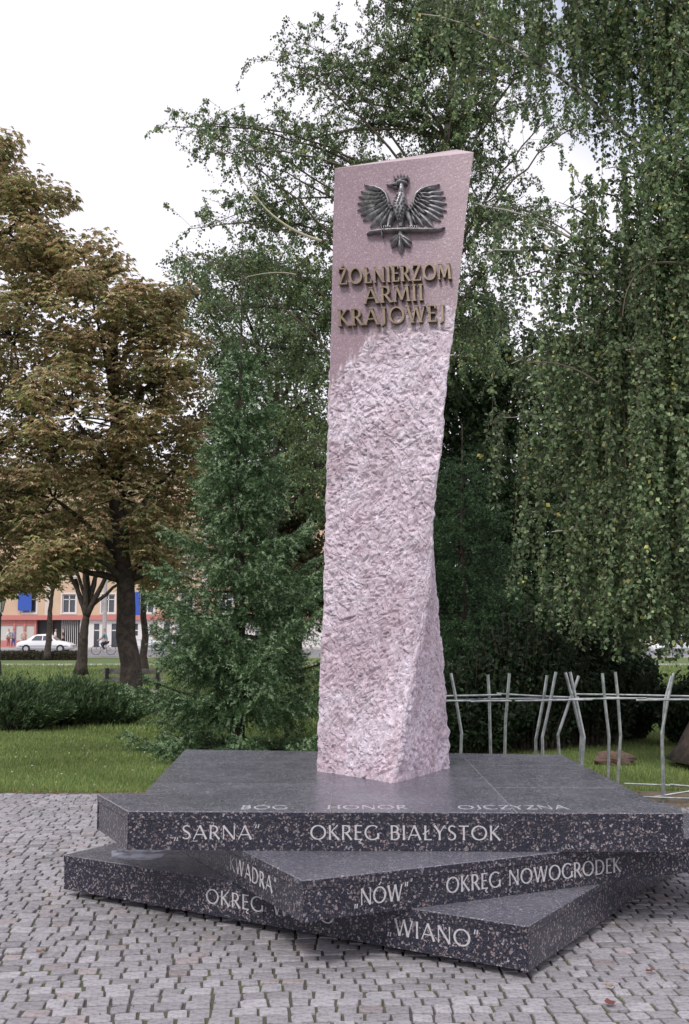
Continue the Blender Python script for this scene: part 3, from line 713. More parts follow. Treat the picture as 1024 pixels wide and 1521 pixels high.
for sg in (1, -1):
    mxf = (lambda x: x) if sg == 1 else (lambda x: 994-x+6)
    prim = [(330,235,212,178,34),(335,262,186,232,38),(335,285,168,274,38),(340,305,160,325,42),(350,325,160,378,44),(350,345,185,415,44),(365,360,203,455,50),(385,380,258,508,54),(405,395,332,505,50),(425,405,392,480,44)]
    for (bx, by, tx, ty, wd) in prim: feather(mxf(bx), by, mxf(tx), ty, wd*1.22, .03, .014)
    sec = [(360,262,262,262,26),(365,285,255,298,28),(372,305,268,338,28),(382,325,290,378,30),(395,345,318,412,30),(408,365,352,440,30),(425,380,385,442,28)]
    for (bx, by, tx, ty, wd) in sec: feather(mxf(bx), by, mxf(tx), ty, wd*1.3, .054, .036)
    for q in range(7):
        k = q/6; bx, by = 345+k*85, 268+k*112; feather(mxf(bx+14), by-14, mxf(bx-22), by+20, 26, .058, .05, n=5)
    relief('wing_bone', [(mxf(x), y) for x, y in [(214,180),(250,198),(300,208),(350,228),(385,262),(400,305),(405,345),(425,378),(450,385)]], [6,14,18,22,26,26,24,26,30], [.03,.05,.055,.06,.065,.065,.06,.06,.05])
relief('body', [(502,205),(500,240),(497,280),(492,320),(490,360),(490,400),(492,440),(494,480),(495,510)], [40,50,80,108,116,104,70,48,40], [.05,.06,.075,.085,.09,.085,.07,.06,.05], .55, 9)
for ry_ in range(9):
    y = 275+ry_*24; half = [28,42,50,52,46,34,24,18,14][ry_]; nq = max(2, int(half/13)); hz = .07+.022*math.sin(math.pi*(ry_+1)/10)
    for q in range(nq):
        x = 492+(q-(nq-1)/2)*(2*half/nq)+(6 if ry_ % 2 else 0)
        feather(x, y-12, x, y+18, 26, hz-.004-.00001*(x-492)**2, hz-.002-.00001*(x-492)**2, n=5)
relief('neck', [(500,165),(503,190),(503,215),(500,250)], [34,36,42,56], [.06,.065,.066,.07], .6)
relief('head', [(545,176),(525,172),(500,172),(475,178),(460,186)], [22,38,46,36,16], [.05,.07,.08,.075,.05], .6)
relief('beak', [(478,184),(455,186),(430,188),(405,190),(384,184)], [26,26,20,14,5], [.06,.06,.05,.045,.03], .8, 5)
relief('beak', [(470,206),(450,208),(432,206)], [16,14,6], [.05,.045,.03], .8, 5)
relief('crown_band', [(456,152),(480,158),(505,160),(530,158),(548,150)], [14,15,16,15,14], [.07,.08,.085,.08,.07], .4, 5)
for (bx, by, tx, ty) in ((462,150,438,120),(478,150,470,112),(500,152,494,96),(522,150,522,110),(540,150,552,120)):
    feather(bx, by+6, tx, ty, 18, .055, .04, 'crown_point', n=4)
for sg in (-1, 1):
    relief('leg', [(492+sg*55,400),(492+sg*68,440),(492+sg*80,475),(492+sg*88 if sg > 0 else 492-92,510)], [48,46,34,22], [.07,.075,.07,.055], .6)
    cx = 600 if sg > 0 else 400
    for q in range(4): relief('talon', [(cx-22+q*15, 508), (cx-26+q*16, 520), (cx-24+q*16, 538)], [9, 11, 5], [.07, .085, .075], .7, 5)
relief('sabre', [(234,562),(262,548),(300,543),(360,538),(450,533),(560,530),(680,532),(760,530),(800,522),(826,506)], [14,22,24,26,28,28,27,24,18,5], [.04,.055,.06,.065,.068,.068,.066,.06,.05,.03], .7)
relief('sabre_guard', [(357,508),(358,530),(357,556),(358,584)], [11,11,11,9], [.075,.085,.08,.06], .7, 5)
relief('tail', [(492,545),(492,580),(492,615)], [34,46,40], [.05,.055,.05], .6)
for (bx, by, tx, ty, wd) in ((492,575,410,618,50),(492,575,575,618,50),(480,590,418,655,46),(504,590,566,655,46),(486,580,455,585,30),(498,580,540,580,30),(492,600,492,706,48),(492,580,492,650,36)):
    feather(bx, by, tx, ty, wd, .05, .03)

# ------------------------------------------------------------------ fence of bent rods
fd = float(G(985, 1188, 0)[1])
fp0 = P(985, 1188, fd)
fence = thing('rod_fence', (3.2, fd, 0), 'artistic grey steel fence of bent upright rods tied by thin rails behind the slabs', 'fence')
def fx(px, d=fd): return (px-512)/FPX*d
posts = [  # polylines (px, py) from top to bottom, small depth offset
 [(670,1000),(677,1035),(686,1090),(682,1195)], [(725,1002),(727,1035),(731,1195)], [(757,1000),(751,1075),(749,1195)],
 [(813,1003),(808,1035),(796,1100),(797,1195)], [(826,998),(817,1045),(806,1095),(808,1195)],
 [(840,999),(850,1035),(864,1092),(858,1192)], [(847,998),(856,1040),(868,1096),(860,1192)], [(860,1004),(845,1045),(829,1092),(836,1195)],
 [(895,1000),(898,1035),(905,1095),(903,1195)], [(914,998),(918,1035),(922,1093),(916,1193)],
 [(1001,1000),(992,1040),(983,1090),(985,1188)], [(998,1004),(988,1040),(984,1100),(987,1189)],
 [(1046,1002),(1040,1035),(1052,1095),(1049,1190)], [(1080,1000),(1072,1060),(1064,1100),(1068,1190)], [(620,1000),(628,1050),(618,1095),(622,1195)], [(590,1002),(584,1050),(592,1195)]]
for k, pl in enumerate(posts):
    dd = fd + (.035 if k % 2 else -.03)
    mb = MB(); q = np.array([P(x, y, dd) for x, y in pl]); q[-1, 2] = -.03
    out = [q[0]]
    for i in range(1, len(q)-1): out += [q[i]*.9+q[i-1]*.1, q[i], q[i]*.9+q[i+1]*.1]
    out.append(q[-1]); tube(mb, out, .0150, 10); mb.build('post', M['steel'], fence, smooth=False)
rails = [((640,1034),(745,1032),.0),((660,1040),(850,1037),.07),((700,1042),(760,1041),-.06),((738,1030),(860,1036),.06),((765,1041),(880,1039),-.07),((850,1031),(1024,1034),.05),((845,1038),(960,1037),-.06),((900,1036),(1090,1040),.02),((945,1040),(1012,1039),-.08),((600,1036),(720,1033),.04),((585,1040),(700,1041),-.05),((960,1033),(1090,1036),.06),
         ((927,1164),(1024,1168),.06),((950,1183),(1090,1186),-.05),((970,1184),(1070,1168),.0),((995,1165),(1090,1172),.05)]
for (a, b, o_) in rails:
    mb = MB(); p0, p1 = P(*a, fd+o_), P(*b, fd+o_); mid = (p0+p1)/2+np.array([0, 0, rng.normal()*.008])
    tube(mb, bez(p0, mid, p1, 7), .0095, 6); mb.build('rail', M['steel'], fence)

# ------------------------------------------------------------------ vegetation builders
def limb(m, a, b, r0, r1, sag=.0, n=8, sides=6, wob=.03):
    a, b = np.asarray(a, float), np.asarray(b, float); L_ = np.linalg.norm(b-a)
    mid = (a+b)/2+np.array([rng.normal()*wob*L_, rng.normal()*wob*L_, sag*L_])
    q = bez(a, mid, b, n); q[1:-1] += rng.normal(size=(n-2, 3))*L_*.008
    tube(m, q, np.linspace(r0, r1, n), sides); return q
def lobe(px, py, d, rx, ry, rz):
    c = P(px, py, d); k = FPX/(c[1]*_c+(c[2]-EYE)*_s); return c, np.array([rx/k, rz, ry/k])
def clumps_in(c, r, n, shell=.35):
    v = unit(n)*(rng.uniform(shell**3, 1, n)**(1/3))[:, None]; return c+v*r
CH = ([(.64, .52, .33), (.52, .38, .23), (.38, .26, .17), (.38, .40, .18), (.24, .31, .14)], [2.8, 3.8, 2.8, 3.6, 3.2])
def chestnut(name, base, topz, trunk_pts, trunk_r, lobes, label, colours, n_cl, leafn, lsz=.12, clr=.42, group=None, cat='tree', bark='bark', fork=None):
    root = thing(name, (base[0], base[1], -.03), label, cat, group)
    mt = MB(); tp = np.array(trunk_pts, float); k = np.linspace(0, 1, 14); s = np.linspace(0, 1, len(tp))
    q = np.array([np.interp(k, s, tp[:, i]) for i in range(3)]).T; q[2:-1] += rng.normal(size=(11, 3))*.02
    rad = trunk_r*(1-.55*k); rad[0] *= 1.45; rad[1] *= 1.12
    tube(mt, q, rad, 12); ml = MB(); mc = MB()
    top = q[-1]
    for (c, r, wt) in lobes:
        # limb from trunk to lobe
        hidx = min(13, max(5, int(np.argmin(np.abs(q[:, 2]-(c[2]-1.2*r[2]))))))
        st = q[hidx]; limb(ml, st, c, trunk_r*.38, trunk_r*.12, sag=.08)
        n = max(3, int(n_cl*wt)); cc = clumps_in(c, r, n)
        for p in cc[:max(3, n//3)]: limb(ml, c+(p-c)*.1, p, trunk_r*.1, .012, sag=.05, n=5, sides=4)
        for p in cc:
            bias = rng.uniform(.75, 1.25); w_ = np.array(colours[1])*rng.uniform(.3, 1.7, len(colours[1]))
            m_ = int(leafn*rng.uniform(.6, 1.3)); cr = clr*rng.uniform(.7, 1.25)
            lp = p+unit(m_)*(rng.uniform(0, 1, m_)**.45)[:, None]*np.array([cr, cr, cr*.62])
            outd = (lp-p); outd[:, 2] *= .3; outd += unit(m_)*.15
            for f_ in range(5):
                a = (f_-2)*.62+rng.normal(size=m_)*.15; ca, sa = np.cos(a), np.sin(a)
                dd = np.stack([outd[:, 0]*ca-outd[:, 1]*sa, outd[:, 0]*sa+outd[:, 1]*ca, np.zeros(m_)], 1); dd /= np.linalg.norm(dd, axis=1)[:, None]+1e-6
                dd[:, 2] -= rng.uniform(.15, .9, m_); sz = lsz*(1-.13*abs(f_-2))*rng.uniform(.75, 1.2, m_)
                nr = unit(m_)*.5+np.array([0, 0, 1.]); leafy(mc, lp, dd, nr, sz, sz*.42, pal(colours[0], w_, m_, .18)*bias)
    mt.build('trunk', M[bark], root, smooth=True); ml.build('limbs', M[bark], root, smooth=True); mc.build('crown', M['leaf'], root)
    return root
def broad(name, base, trunk_pts, trunk_r, lobes, label, colours, n_cl, leafn, lsz, clr, group=None, cat='tree', bark='bark', flat=.75, mat_='leaf'):
    root = thing(name, (base[0], base[1], -.03), label, cat, group)
    mt = MB(); tp = np.array(trunk_pts, float); k = np.linspace(0, 1, 12); s = np.linspace(0, 1, len(tp))
    q = np.array([np.interp(k, s, tp[:, i]) for i in range(3)]).T
    rad = trunk_r*(1-.6*k); rad[0] *= 1.35; tube(mt, q, rad, 10); ml = MB(); mc = MB()
    for (c, r, wt) in lobes:
        hidx = min(11, max(3, int(np.argmin(np.abs(q[:, 2]-(c[2]-1.0*r[2]))))))
        limb(ml, q[hidx], c, trunk_r*.4, trunk_r*.1, sag=.05)
        n = max(3, int(n_cl*wt)); cc = clumps_in(c, r, n)
        for p in cc[:n//3]: limb(ml, c+(p-c)*.1, p, trunk_r*.09, .01, n=4, sides=4)
        N_ = n*leafn; pc = np.repeat(cc, leafn, 0); cr = np.repeat(clr*rng.uniform(.6, 1.3, n), leafn)[:, None]
        lp = pc+unit(N_)*(rng.uniform(0, 1, N_)**.5)[:, None]*cr*np.array([1, 1, flat])
        bias = np.repeat(rng.uniform(.7, 1.3, n), leafn)[:, None]
        dd = (lp-pc)/clr+unit(N_)*.8; dd[:, 2] -= .5; sz = lsz*rng.uniform(.7, 1.25, N_)
        leafy(mc, lp, dd, unit(N_)+np.array([0, 0, .8]), sz, sz*.66, pal(colours[0], colours[1], N_, .2)*bias)
    mt.build('trunk', M[bark], root, smooth=True); ml.build('limbs', M[bark], root, smooth=True); mc.build('crown', M[mat_], root)
    return root
def birch(base, trunk_pts, trunk_r, boughs, label, colours, strands, slen, lsz, per_m, spread=.16, name='birch_tree', along=(.3, 1), airy=0., leafmat='birchleaf', limb_col='birchbark', trunkmat='birchbark'):
    root = thing(name, (base[0], base[1], -.03), label, 'tree')
    mt = MB(); tp = np.array(trunk_pts, float); k = np.linspace(0, 1, 14); s = np.linspace(0, 1, len(tp))
    q = np.array([np.interp(k, s, tp[:, i]) for i in range(3)]).T
    rad = trunk_r*(1-.75*k); tube(mt, np.vstack([q[:1], q[:1]*.7+q[1:2]*.3, q[:1]*.3+q[1:2]*.7, q[1:]]), np.r_[trunk_r*1.75, trunk_r*1.4, trunk_r*1.15, rad[1:]], 14)
    ml = MB(); mw = MB(); LP, LD, LC, LS = [], [], [], []
    for b_ in boughs:
        end = np.array(b_[0]); ns_ = int(strands*b_[1]); sl = slen*(b_[2] if len(b_) > 2 else 1); sprd = spread*(b_[3] if len(b_) > 3 else 1)
        st = q[min(12, max(3, int(rng.integers(-1, 2))+int(np.argmin(np.abs(q[:, 2]-(end[2]-rng.uniform(.35, .75)*np.linalg.norm(end[:2]-q[6][:2])))))))]
        L_ = np.linalg.norm(end-st); midp = st*.45+end*.55+np.array([0, 0, .22*L_])
        bq = bez(st, midp, end, 14); bq[1:-1] += rng.normal(size=(12, 3))*.02
        tube(ml, bq, np.linspace(min(.035, trunk_r*.35), .006, 14), 6)
        bias = rng.uniform(.8, 1.2)
        for _ in range(ns_):
            f = rng.uniform(*along) if L_ < 3.5 else 1-(rng.uniform(0, 1)**1.2)*min(.6, 2.2/L_)
            i = f*13; i0_ = min(12, int(i)); p = bq[i0_]+(bq[i0_+1]-bq[i0_])*(i-i0_)
            side = unit(1)[0]; side[2] = abs(side[2])*(.25+airy*.8)
            p1 = p+side*sprd*rng.uniform(.6, 2.6); ln = sl*rng.uniform(.35, 1.1)
            p2 = p1+np.array([rng.normal()*(.05+airy*ln*.6), rng.normal()*(.05+airy*ln*.6), -ln*(1-airy*rng.uniform(0, 1.5))])+side*.1
            n_ = 9; k2 = np.linspace(0, 1, n_)[:, None]; sq = np.concatenate([bez(p, (p+p1)/2+np.array([0, 0, .04]), p1, 4)[:-1], p1*(1-k2)+p2*k2+np.array([0, 0, 1])*0])
            sq[3:] += np.cumsum(rng.normal(size=(len(sq)-3, 3))*np.array([.010, .010, 0]), axis=0)
            tube(mw, sq, np.linspace(.0045, .0018, len(sq)), 3, cap=False)
            nl = int((ln+.15)*per_m); kk = rng.uniform(.12, 1, nl)*(len(sq)-1.001); ii = kk.astype(int); fr = (kk-ii)[:, None]
            pp = sq[ii]*(1-fr)+sq[ii+1]*fr; LP.append(pp+rng.normal(size=(nl, 3))*.025)
            dd = unit(nl); dd[:, 2] = dd[:, 2]*.4-.75; LD.append(dd); LC.append(pal(colours[0], colours[1], nl, .28)*bias*rng.uniform(.7, 1.35)); LS.append(lsz*rng.uniform(.5, 1.25, nl)*rng.uniform(.8, 1.1))
    LP, LD, LC, LS = map(np.concatenate, (LP, LD, LC, LS)); mc = MB(); leafy(mc, LP, LD, unit(len(LP)), LS, LS*.78, LC, .12)
    mt.build('trunk', M[trunkmat], root, smooth=True); ml.build('limbs', M[limb_col], root, smooth=True); mw.build('twigs', M['twig'], root)['kind'] = 'stuff'; mc.build('crown', M[leafmat], root)
    return root
def needles(m, a, b, n, ln, wd, cols, fwd=.5, up=None):
    """needles on segments a->b (k,3)"""
    k = len(a); t = rng.uniform(0, 1, (k, n, 1)); p = a[:, None]*(1-t)+b[:, None]*t; ax = b-a; ax /= np.linalg.norm(ax, axis=1)[:, None]+1e-9
    d = unit(k*n).reshape(k, n, 3); d -= (d*ax[:, None]).sum(-1, keepdims=True)*ax[:, None]; d /= np.linalg.norm(d, axis=2, keepdims=True)+1e-9
    d = d+ax[:, None]*rng.uniform(.3, 1.1, (k, n, 1))*fwd*2; d /= np.linalg.norm(d, axis=2, keepdims=True)
    s = np.cross(d, unit(k*n).reshape(k, n, 3)); s /= np.linalg.norm(s, axis=2, keepdims=True)+1e-9
    L_ = ln*rng.uniform(.7, 1.15, (k, n, 1)); v = np.stack([p-s*wd/2, p+s*wd/2, p+d*L_], 2).reshape(-1, 3)
    f = np.arange(k*n*3).reshape(-1, 3); c = np.repeat(cols, n*3, axis=0)*rng.uniform(.75, 1.25, (k*n, 1)).repeat(3, 0); m.add(v, f, c)
def conifer(base, H, profile, label, nper, twig_step, nn, ln, wd, cols, tipcol, droop=.25, upturn=.3, whorl=.32, leader=None, name='spruce_tree', jitter=.25, start=.15, dens=1.):
    root = thing(name, (base[0], base[1], -.03), label, 'tree'); mt = MB(); mn = MB(); mb_ = MB(); bx, by = base[0], base[1]
    tube(mt, [(bx, by, -.05), (bx+.02, by, H*.35), (bx-.02, by, H*.7), (bx, by, H)], [H*.018, H*.013, H*.007, .012], 8)
    z = start
    A_, B_, C_ = [], [], []
    while z < H-.12:
        rz = np.interp(z/H, *profile)
        nb = max(4, int(nper*(.6+.6*(1-z/H)))); a0 = rng.uniform(0, 6.28)
        for i in range(nb):
            a = a0+i*2*math.pi/nb+rng.normal()*.2; ln_ = rz*rng.uniform(1-jitter, 1+jitter*.8); zz = z+rng.normal()*whorl*.16
            k = zz/H; h = np.array([math.cos(a), math.sin(a), 0]); p0 = np.array([bx, by, zz]); rise = .35*ln_*(k-.3)
            p3 = p0+h*ln_+np.array([0, 0, rise+ln_*(upturn-.25)]); p1 = p0+h*ln_*.5+np.array([0, 0, rise*.4-droop*ln_*.5])
            q = bez(p0, p1, p3, 9); tube(mb_, q, np.linspace(.006+.012*ln_, .004, 9), 4, cap=False)
            side = np.array([-h[1], h[0], 0]); nt_ = int(ln_/twig_step)
            for j in range(nt_):
                f = .04+.96*(j+.5)/nt_; ii = f*8; i0_ = min(7, int(ii)); p = q[i0_]+(q[i0_+1]-q[i0_])*(ii-i0_); td = q[i0_+1]-q[i0_]; td /= np.linalg.norm(td)
                tl = (.15+.38*(1-f)*ln_**.5+.05)*rng.uniform(.6, 1.2)
                for sg in (-1, 1):
                    if rng.random() > dens: continue
                    dv = side*sg*rng.uniform(.5, 1)+td*rng.uniform(.5, 1)+np.array([0, 0, rng.uniform(-.75, .3)]); dv /= np.linalg.norm(dv)
                    e = p+dv*tl; e[2] -= tl*.1; A_.append(p); B_.append(e); tip = f > .7
                    C_.append(tipcol if (tip and rng.random() < .6) else cols[rng.integers(len(cols))])
                    for _q in range(3):
                        g_ = rng.uniform(.25, .9); pq = p+(e-p)*g_; dv2 = dv*.6+td*rng.uniform(-.3, 1)+np.array([0, 0, rng.uniform(-1.1, .1)]); dv2 /= np.linalg.norm(dv2)
                        A_.append(pq); B_.append(pq+dv2*tl*rng.uniform(.35, .6)); C_.append(tipcol if rng.random() < .22 else cols[rng.integers(len(cols))])
                A_.append(p); B_.append(p+td*twig_step*1.3); C_.append(tipcol if f > .85 else cols[rng.integers(len(cols))])
        z += whorl*rng.uniform(.8, 1.2)*(.6+.5*(1-z/H))
    A_, B_, C_ = map(np.array, (A_, B_, C_)); needles(mn, A_, B_, nn, ln, wd, C_)
    k = max(1, int(len(A_)*.8)); tube(mt, [(bx, by, H-.15), (bx, by, H+.0)], [.014, .01], 6)
    if leader:
        tube(mt, [(bx, by, H-.02), (bx+.005, by, H+leader)], [.011, .006], 6)
        aa = np.array([(bx, by, H+leader*.0), (bx, by, H+leader*.5)]); bb_ = np.array([(bx, by, H+leader*.5), (bx, by, H+leader)]); needles(mn, aa, bb_, 30, .02, wd, np.array([tipcol, tipcol]))
    mt.build('trunk', M['bark'], root, smooth=True); mb_.build('branches', M['bark'], root)['kind'] = 'stuff'; mn.build('crown', M['needle'], root)
    return root

# ------------------------------------------------------------------ trees
SPC = [(.04, .085, .034), (.06, .12, .045), (.10, .175, .07)]
# spruce in front left of the pillar
sb = G(350, 1118); H1 = P(356, 500, sb[1])[2]; LEAD = P(356, 362, sb[1])[2]-H1
conifer((sb[0]+.02, sb[1]), H1, ([0, .1, .26, .42, .6, .77, .9, 1], [1.25, 1.32, 1.15, .92, .62, .36, .15, .03]),
        'green spruce with a long bare leader beside the pillar, lower boughs on the lawn', 13, .042, 22, .036, .0100, SPC, (.33, .46, .27), whorl=.44, leader=LEAD, droop=.3, upturn=.45, jitter=.42)
s2 = G(692, 1095); H2 = P(692, 668, s2[1])[2]
conifer((s2[0], s2[1]), H2, ([0, .1, .3, .5, .7, .85, 1], [1.25, 1.25, 1.1, .9, .7, .45, .05]),
        'dark layered fir half hidden behind the right side of the pillar', 12, .07, 14, .038, .014, [(.03, .065, .028), (.04, .085, .035)], (.06, .12, .05), whorl=.42, leader=P(692, 630, s2[1])[2]-H2, droop=.12, upturn=.3, name='fir_tree')

# chestnuts
def LB(*a): c, r = lobe(*a[:6]); return (c, r, a[6])
b1 = G(197, 1062)
chestnut('chestnut_tree', b1, 10, [b1+np.array([0,0,-.1]), P(192, 960, b1[1]), P(186, 860, b1[1]), P(176, 760, b1[1]), P(170, 620, b1[1]), P(168, 450, b1[1])], .22,
    [LB(150,500,20.6,110,90,1.6,1.5), LB(210,470,20.8,80,70,1.4,1.1), LB(110,620,20,110,80,1.7,1.4), LB(230,610,20.6,75,85,1.4,1.2), LB(180,740,21,100,75,1.7,1.3), LB(80,740,20.6,80,70,1.5,.8), LB(250,545,20.3,55,70,1.2,.7), LB(130,400,21,75,40,1.2,.7), LB(240,800,21.5,60,60,1.3,.7), LB(265,690,21.5,50,70,1.2,.7), LB(120,815,20.3,60,32,1.2,.6), LB(60,840,20.3,50,28,1.2,.45), LB(235,850,21.5,25,30,.8,.25)],
    'browning chestnut with a thick dark trunk rising from the lawn left of the spruce', CH, 33, 46, .135, .40)
b0 = np.array([fx(-120, 21), 21, 0])
chestnut('chestnut_tree', b0, 11, [b0, b0+[0, 0, 2.5], b0+[.3, 0, 5], b0+[.3, 0, 8.5]], .26,
    [LB(30,360,21,70,80,1.6,1.2), LB(-10,280,21.3,45,60,1.3,.6), LB(2,228,21.3,16,32,.5,.25), LB(60,310,21.5,45,45,1.2,.5), LB(20,500,20.5,90,90,1.8,1.4), LB(-60,400,21,90,120,2,1), LB(30,640,20.5,80,80,1.6,1.2), LB(20,770,21,75,70,1.4,1.1), LB(-60,700,21,90,120,2,1), LB(95,420,22,50,50,1.3,.5), LB(15,855,20.5,50,30,.8,.4)],
    'browning chestnut whose crown fills the left edge, trunk out of view', CH, 33, 46, .135, .40)
tg = 'chestnuts standing on the lawn towards the street'
b2 = G(120, 1002)
chestnut('chestnut_tree', b2, 9, [b2, P(124, 950, b2[1]), P(128, 920, b2[1]), P(131, 905, b2[1])], .22,
    [LB(100,800,b2[1],60,45,2,.8), LB(160,790,b2[1],55,50,2,.8), LB(60,770,b2[1],60,50,2,.6), LB(130,730,b2[1],80,50,2.2,.8), LB(215,840,b2[1],30,35,1,.3)],
    'smaller chestnut forking low into slender limbs, between the white car and the cyclist', CH, 36, 40, .19, .7)
ml = MB()
r2_ = [o for o in sc.objects if o.name.startswith('chestnut_tree')][-1]
for ex, ey in ((112, 860), (126, 850), (142, 855), (160, 850)): limb(ml, P(129, 915, b2[1]), P(ex, ey, b2[1]+rng.normal()*.4), .13, .07, sag=-.06, sides=8)
ml.build('limbs', M['bark'], r2_, smooth=True)
b3 = G(214, 1000)
chestnut('chestnut_tree', b3, 9, [b3, P(215, 940, b3[1]), P(213, 880, b3[1]), P(208, 820, b3[1])], .16,
    [LB(200,810,b3[1],50,45,2,.7), LB(240,780,b3[1],50,50,2,.7), LB(180,720,b3[1],60,50,2,.7), LB(250,860,b3[1],30,30,1.2,.3)],
    'slim dark chestnut just right of the thick trunk, further back', CH, 36, 40, .19, .7)
b4 = np.array([fx(74, 62), 62, 0])
chestnut('chestnut_tree', b4, 8, [b4, b4+[.1, 0, 2.4], b4+[.2, 0, 4]], .2,
    [LB(60,868,62,28,22,2,.5), LB(90,850,62,30,25,2,.5), LB(74,820,62,40,30,2,.6)],
    'far young chestnut in front of the orange building, beyond the white path', ([(.30, .22, .07), (.20, .15, .05), (.09, .10, .03)], [2, 2, 2]), 22, 26, .2, .8)

BC = ([(.095, .15, .07), (.14, .205, .10), (.21, .28, .15), (.30, .36, .17), (.48, .42, .12)], [3, 4, 3, 1.6, .18])
# birch behind the pillar
ba = np.array([fx(600, 22), 22., 0])
def bough(px, py, d, w_=1., l=1., sp=1.): return (P(px, py, d), w_, l, sp)
bA = [bough(*a) for a in [
 (450,60,21.5,1.2,.8),(415,90,21,.8,.7),(480,110,22,1.3,.9),(430,140,22,1,.9),(460,190,22,1.2,.9),(410,230,21.5,1,.8),(480,250,22,1.2,.9),
 (262,190,21,.6,.8),(300,185,21,1,.9),(335,205,21,1,.9),(365,240,21.5,.7,.9),(280,340,21,.5,.7),(285,200,20.5,.6,.9),(320,230,20.5,.6,.7),(325,330,21.5,1.1,.9),(360,330,22,1.1,.9),(300,385,21,.6,.8),(400,320,22,1.2,1),(440,320,22,1.2,1),
 (480,350,22,1.2,1),(330,400,22,1,.9),(380,400,22,1.2,1),(430,410,21.5,1.3,1),(470,430,22,1.3,1),(400,480,22,1.3,1),(450,500,22,1.3,1),(480,560,22,1.2,1),(430,580,22,1.2,1),(460,660,22,1.2,1),(380,560,23,1.2,1),(300,470,23,1,1),(340,520,23,1.2,1),(480,720,22,1,1),
 (550,60,22,1.1,.9),(590,20,22,1.2,1),(640,10,21,1.3,1),(560,150,22,1.2,1),(600,130,21.5,1.2,1),(540,190,22,1.1,.8),(620,180,22,.8,.8),(690,30,21,1.3,1),(680,110,21,1.1,.8),(650,70,21,1,.8),(580,-40,21,1.2,1),(640,-60,21,1.3,1),(700,-50,21,1.3,1),
 (740,60,21,1.3,1),(720,150,21,.9,.8),(740,240,22,1,.9),(720,330,22,1,.9),(750,380,22,1.3,1),(710,420,22,1.2,1),(780,350,22,1.2,1),(700,520,23,1.2,1),(740,560,23,1.2,1),(600,330,22,1,1),(560,420,22,1,1),(620,500,22,1,1),(790,90,22,1.2,1),(770,480,23,1,1),(750,170,22,.7,.8),(790,160,22.5,.6,.9),(770,260,22,.6,.8),(850,150,22,.7,.9),(890,170,22,.9,1),(820,60,22,1,1),(880,60,22,1,1),(830,330,22,.8,.8),(780,290,22,.6,.6),(700,250,22,.7,1),(470,150,22,.8,.8),(520,250,22,.8,.8),(520,120,22,1,.8),(610,80,22,1.1,.8),(660,40,22,1.1,.9),(570,100,22.5,1,.8),(640,180,22.5,.8,.7),(700,180,22,.9,.8),(730,110,22,1,.8),(500,200,22.5,.9,.8),(770,30,22,1.1,1),(530,-10,22,1,.8)]]
birch(ba, [ba, ba+[.2, 0, 3], ba+[.6, 0, 8], ba+[1.3, 0, 15.5]], .24, bA, 'tall drooping birch behind the pillar and spruce, thin sprays against the white sky', BC, 36, .85, .062, 76, .38, limb_col='twig', airy=.55)
# the pale dead branch across its left side
# near weeping birch on the right
bb = np.array([fx(1058, 13.2), 13.2, 0])
bB = [bough(*a) for a in [
 (560,-20,13,.5,.6),(620,20,13,.5,.6),(680,-60,13,1,.9),(700,20,13.5,.8,.8),(760,-60,13,1.3,1),(800,-10,13.5,1.1,1),(840,-80,12.5,1.3,1.1),(880,-20,13,1.3,1.1),(920,-60,12.6,1.4,1.1),(960,0,12.8,1.4,1.1),(1000,-60,12.6,1.4,1.2),(1000,60,12.2,1.4,1.2),(820,60,14,.7,.8),(870,90,14,.7,.8),(930,80,13,1.1,.9),
 (700,300,13.5,0.3,.8),(715,380,13,1,1),(740,420,12.6,0.5,1),(730,330,13.5,0.45,.8),(770,330,13,0.5,.8),(800,320,13,0.55,.8),(830,300,13,0.55,.9),(860,270,13,1.2,1),(900,250,12.6,1.2,1),(940,220,12.4,1.3,1.1),(980,200,12.2,1.4,1.2),(1010,240,12,1.4,1.2),
 (760,540,13,1,.9),(790,500,13,1.1,1),(820,520,12.8,1.2,1.1),(850,470,12.6,1.2,1.1),(890,430,12.4,1.3,1.1),(930,400,12.2,1.4,1.2),(970,380,12,1.4,1.2),(1005,420,12,1.4,1.2),(870,360,13,1.2,1),
 (740,620,13.4,.9,.8),(780,660,13.2,1.1,1),(820,680,13,1.2,1.1),(850,640,12.8,1.3,1.1),(880,620,12.6,1.3,1.1),(910,640,12.2,1.4,1.1),(940,600,12,1.4,1.2),(970,620,11.9,1.4,1.1),(930,520,12,1.3,1.1),(900,720,12.4,1.2,.9),(860,760,12.8,1.1,.8),(820,790,13,1,.7),(790,760,13.3,.9,.8),(1010,520,12.3,1,.7),(915,760,12,1,.7),(845,860,13.4,1,.55),(890,850,13,1,.6),(800,880,13.8,.8,.5)]]
birch(bb, [bb, bb+[.28, 0, 2.5], bb+[.5, 0, 6], bb+[.4, 0, 11]], .36, bB, 'near weeping birch on the right with long leafy curtains hanging over the fence', BC, 24, 1.75, .064, 66, .20, name='weeping_birch', trunkmat='bark')

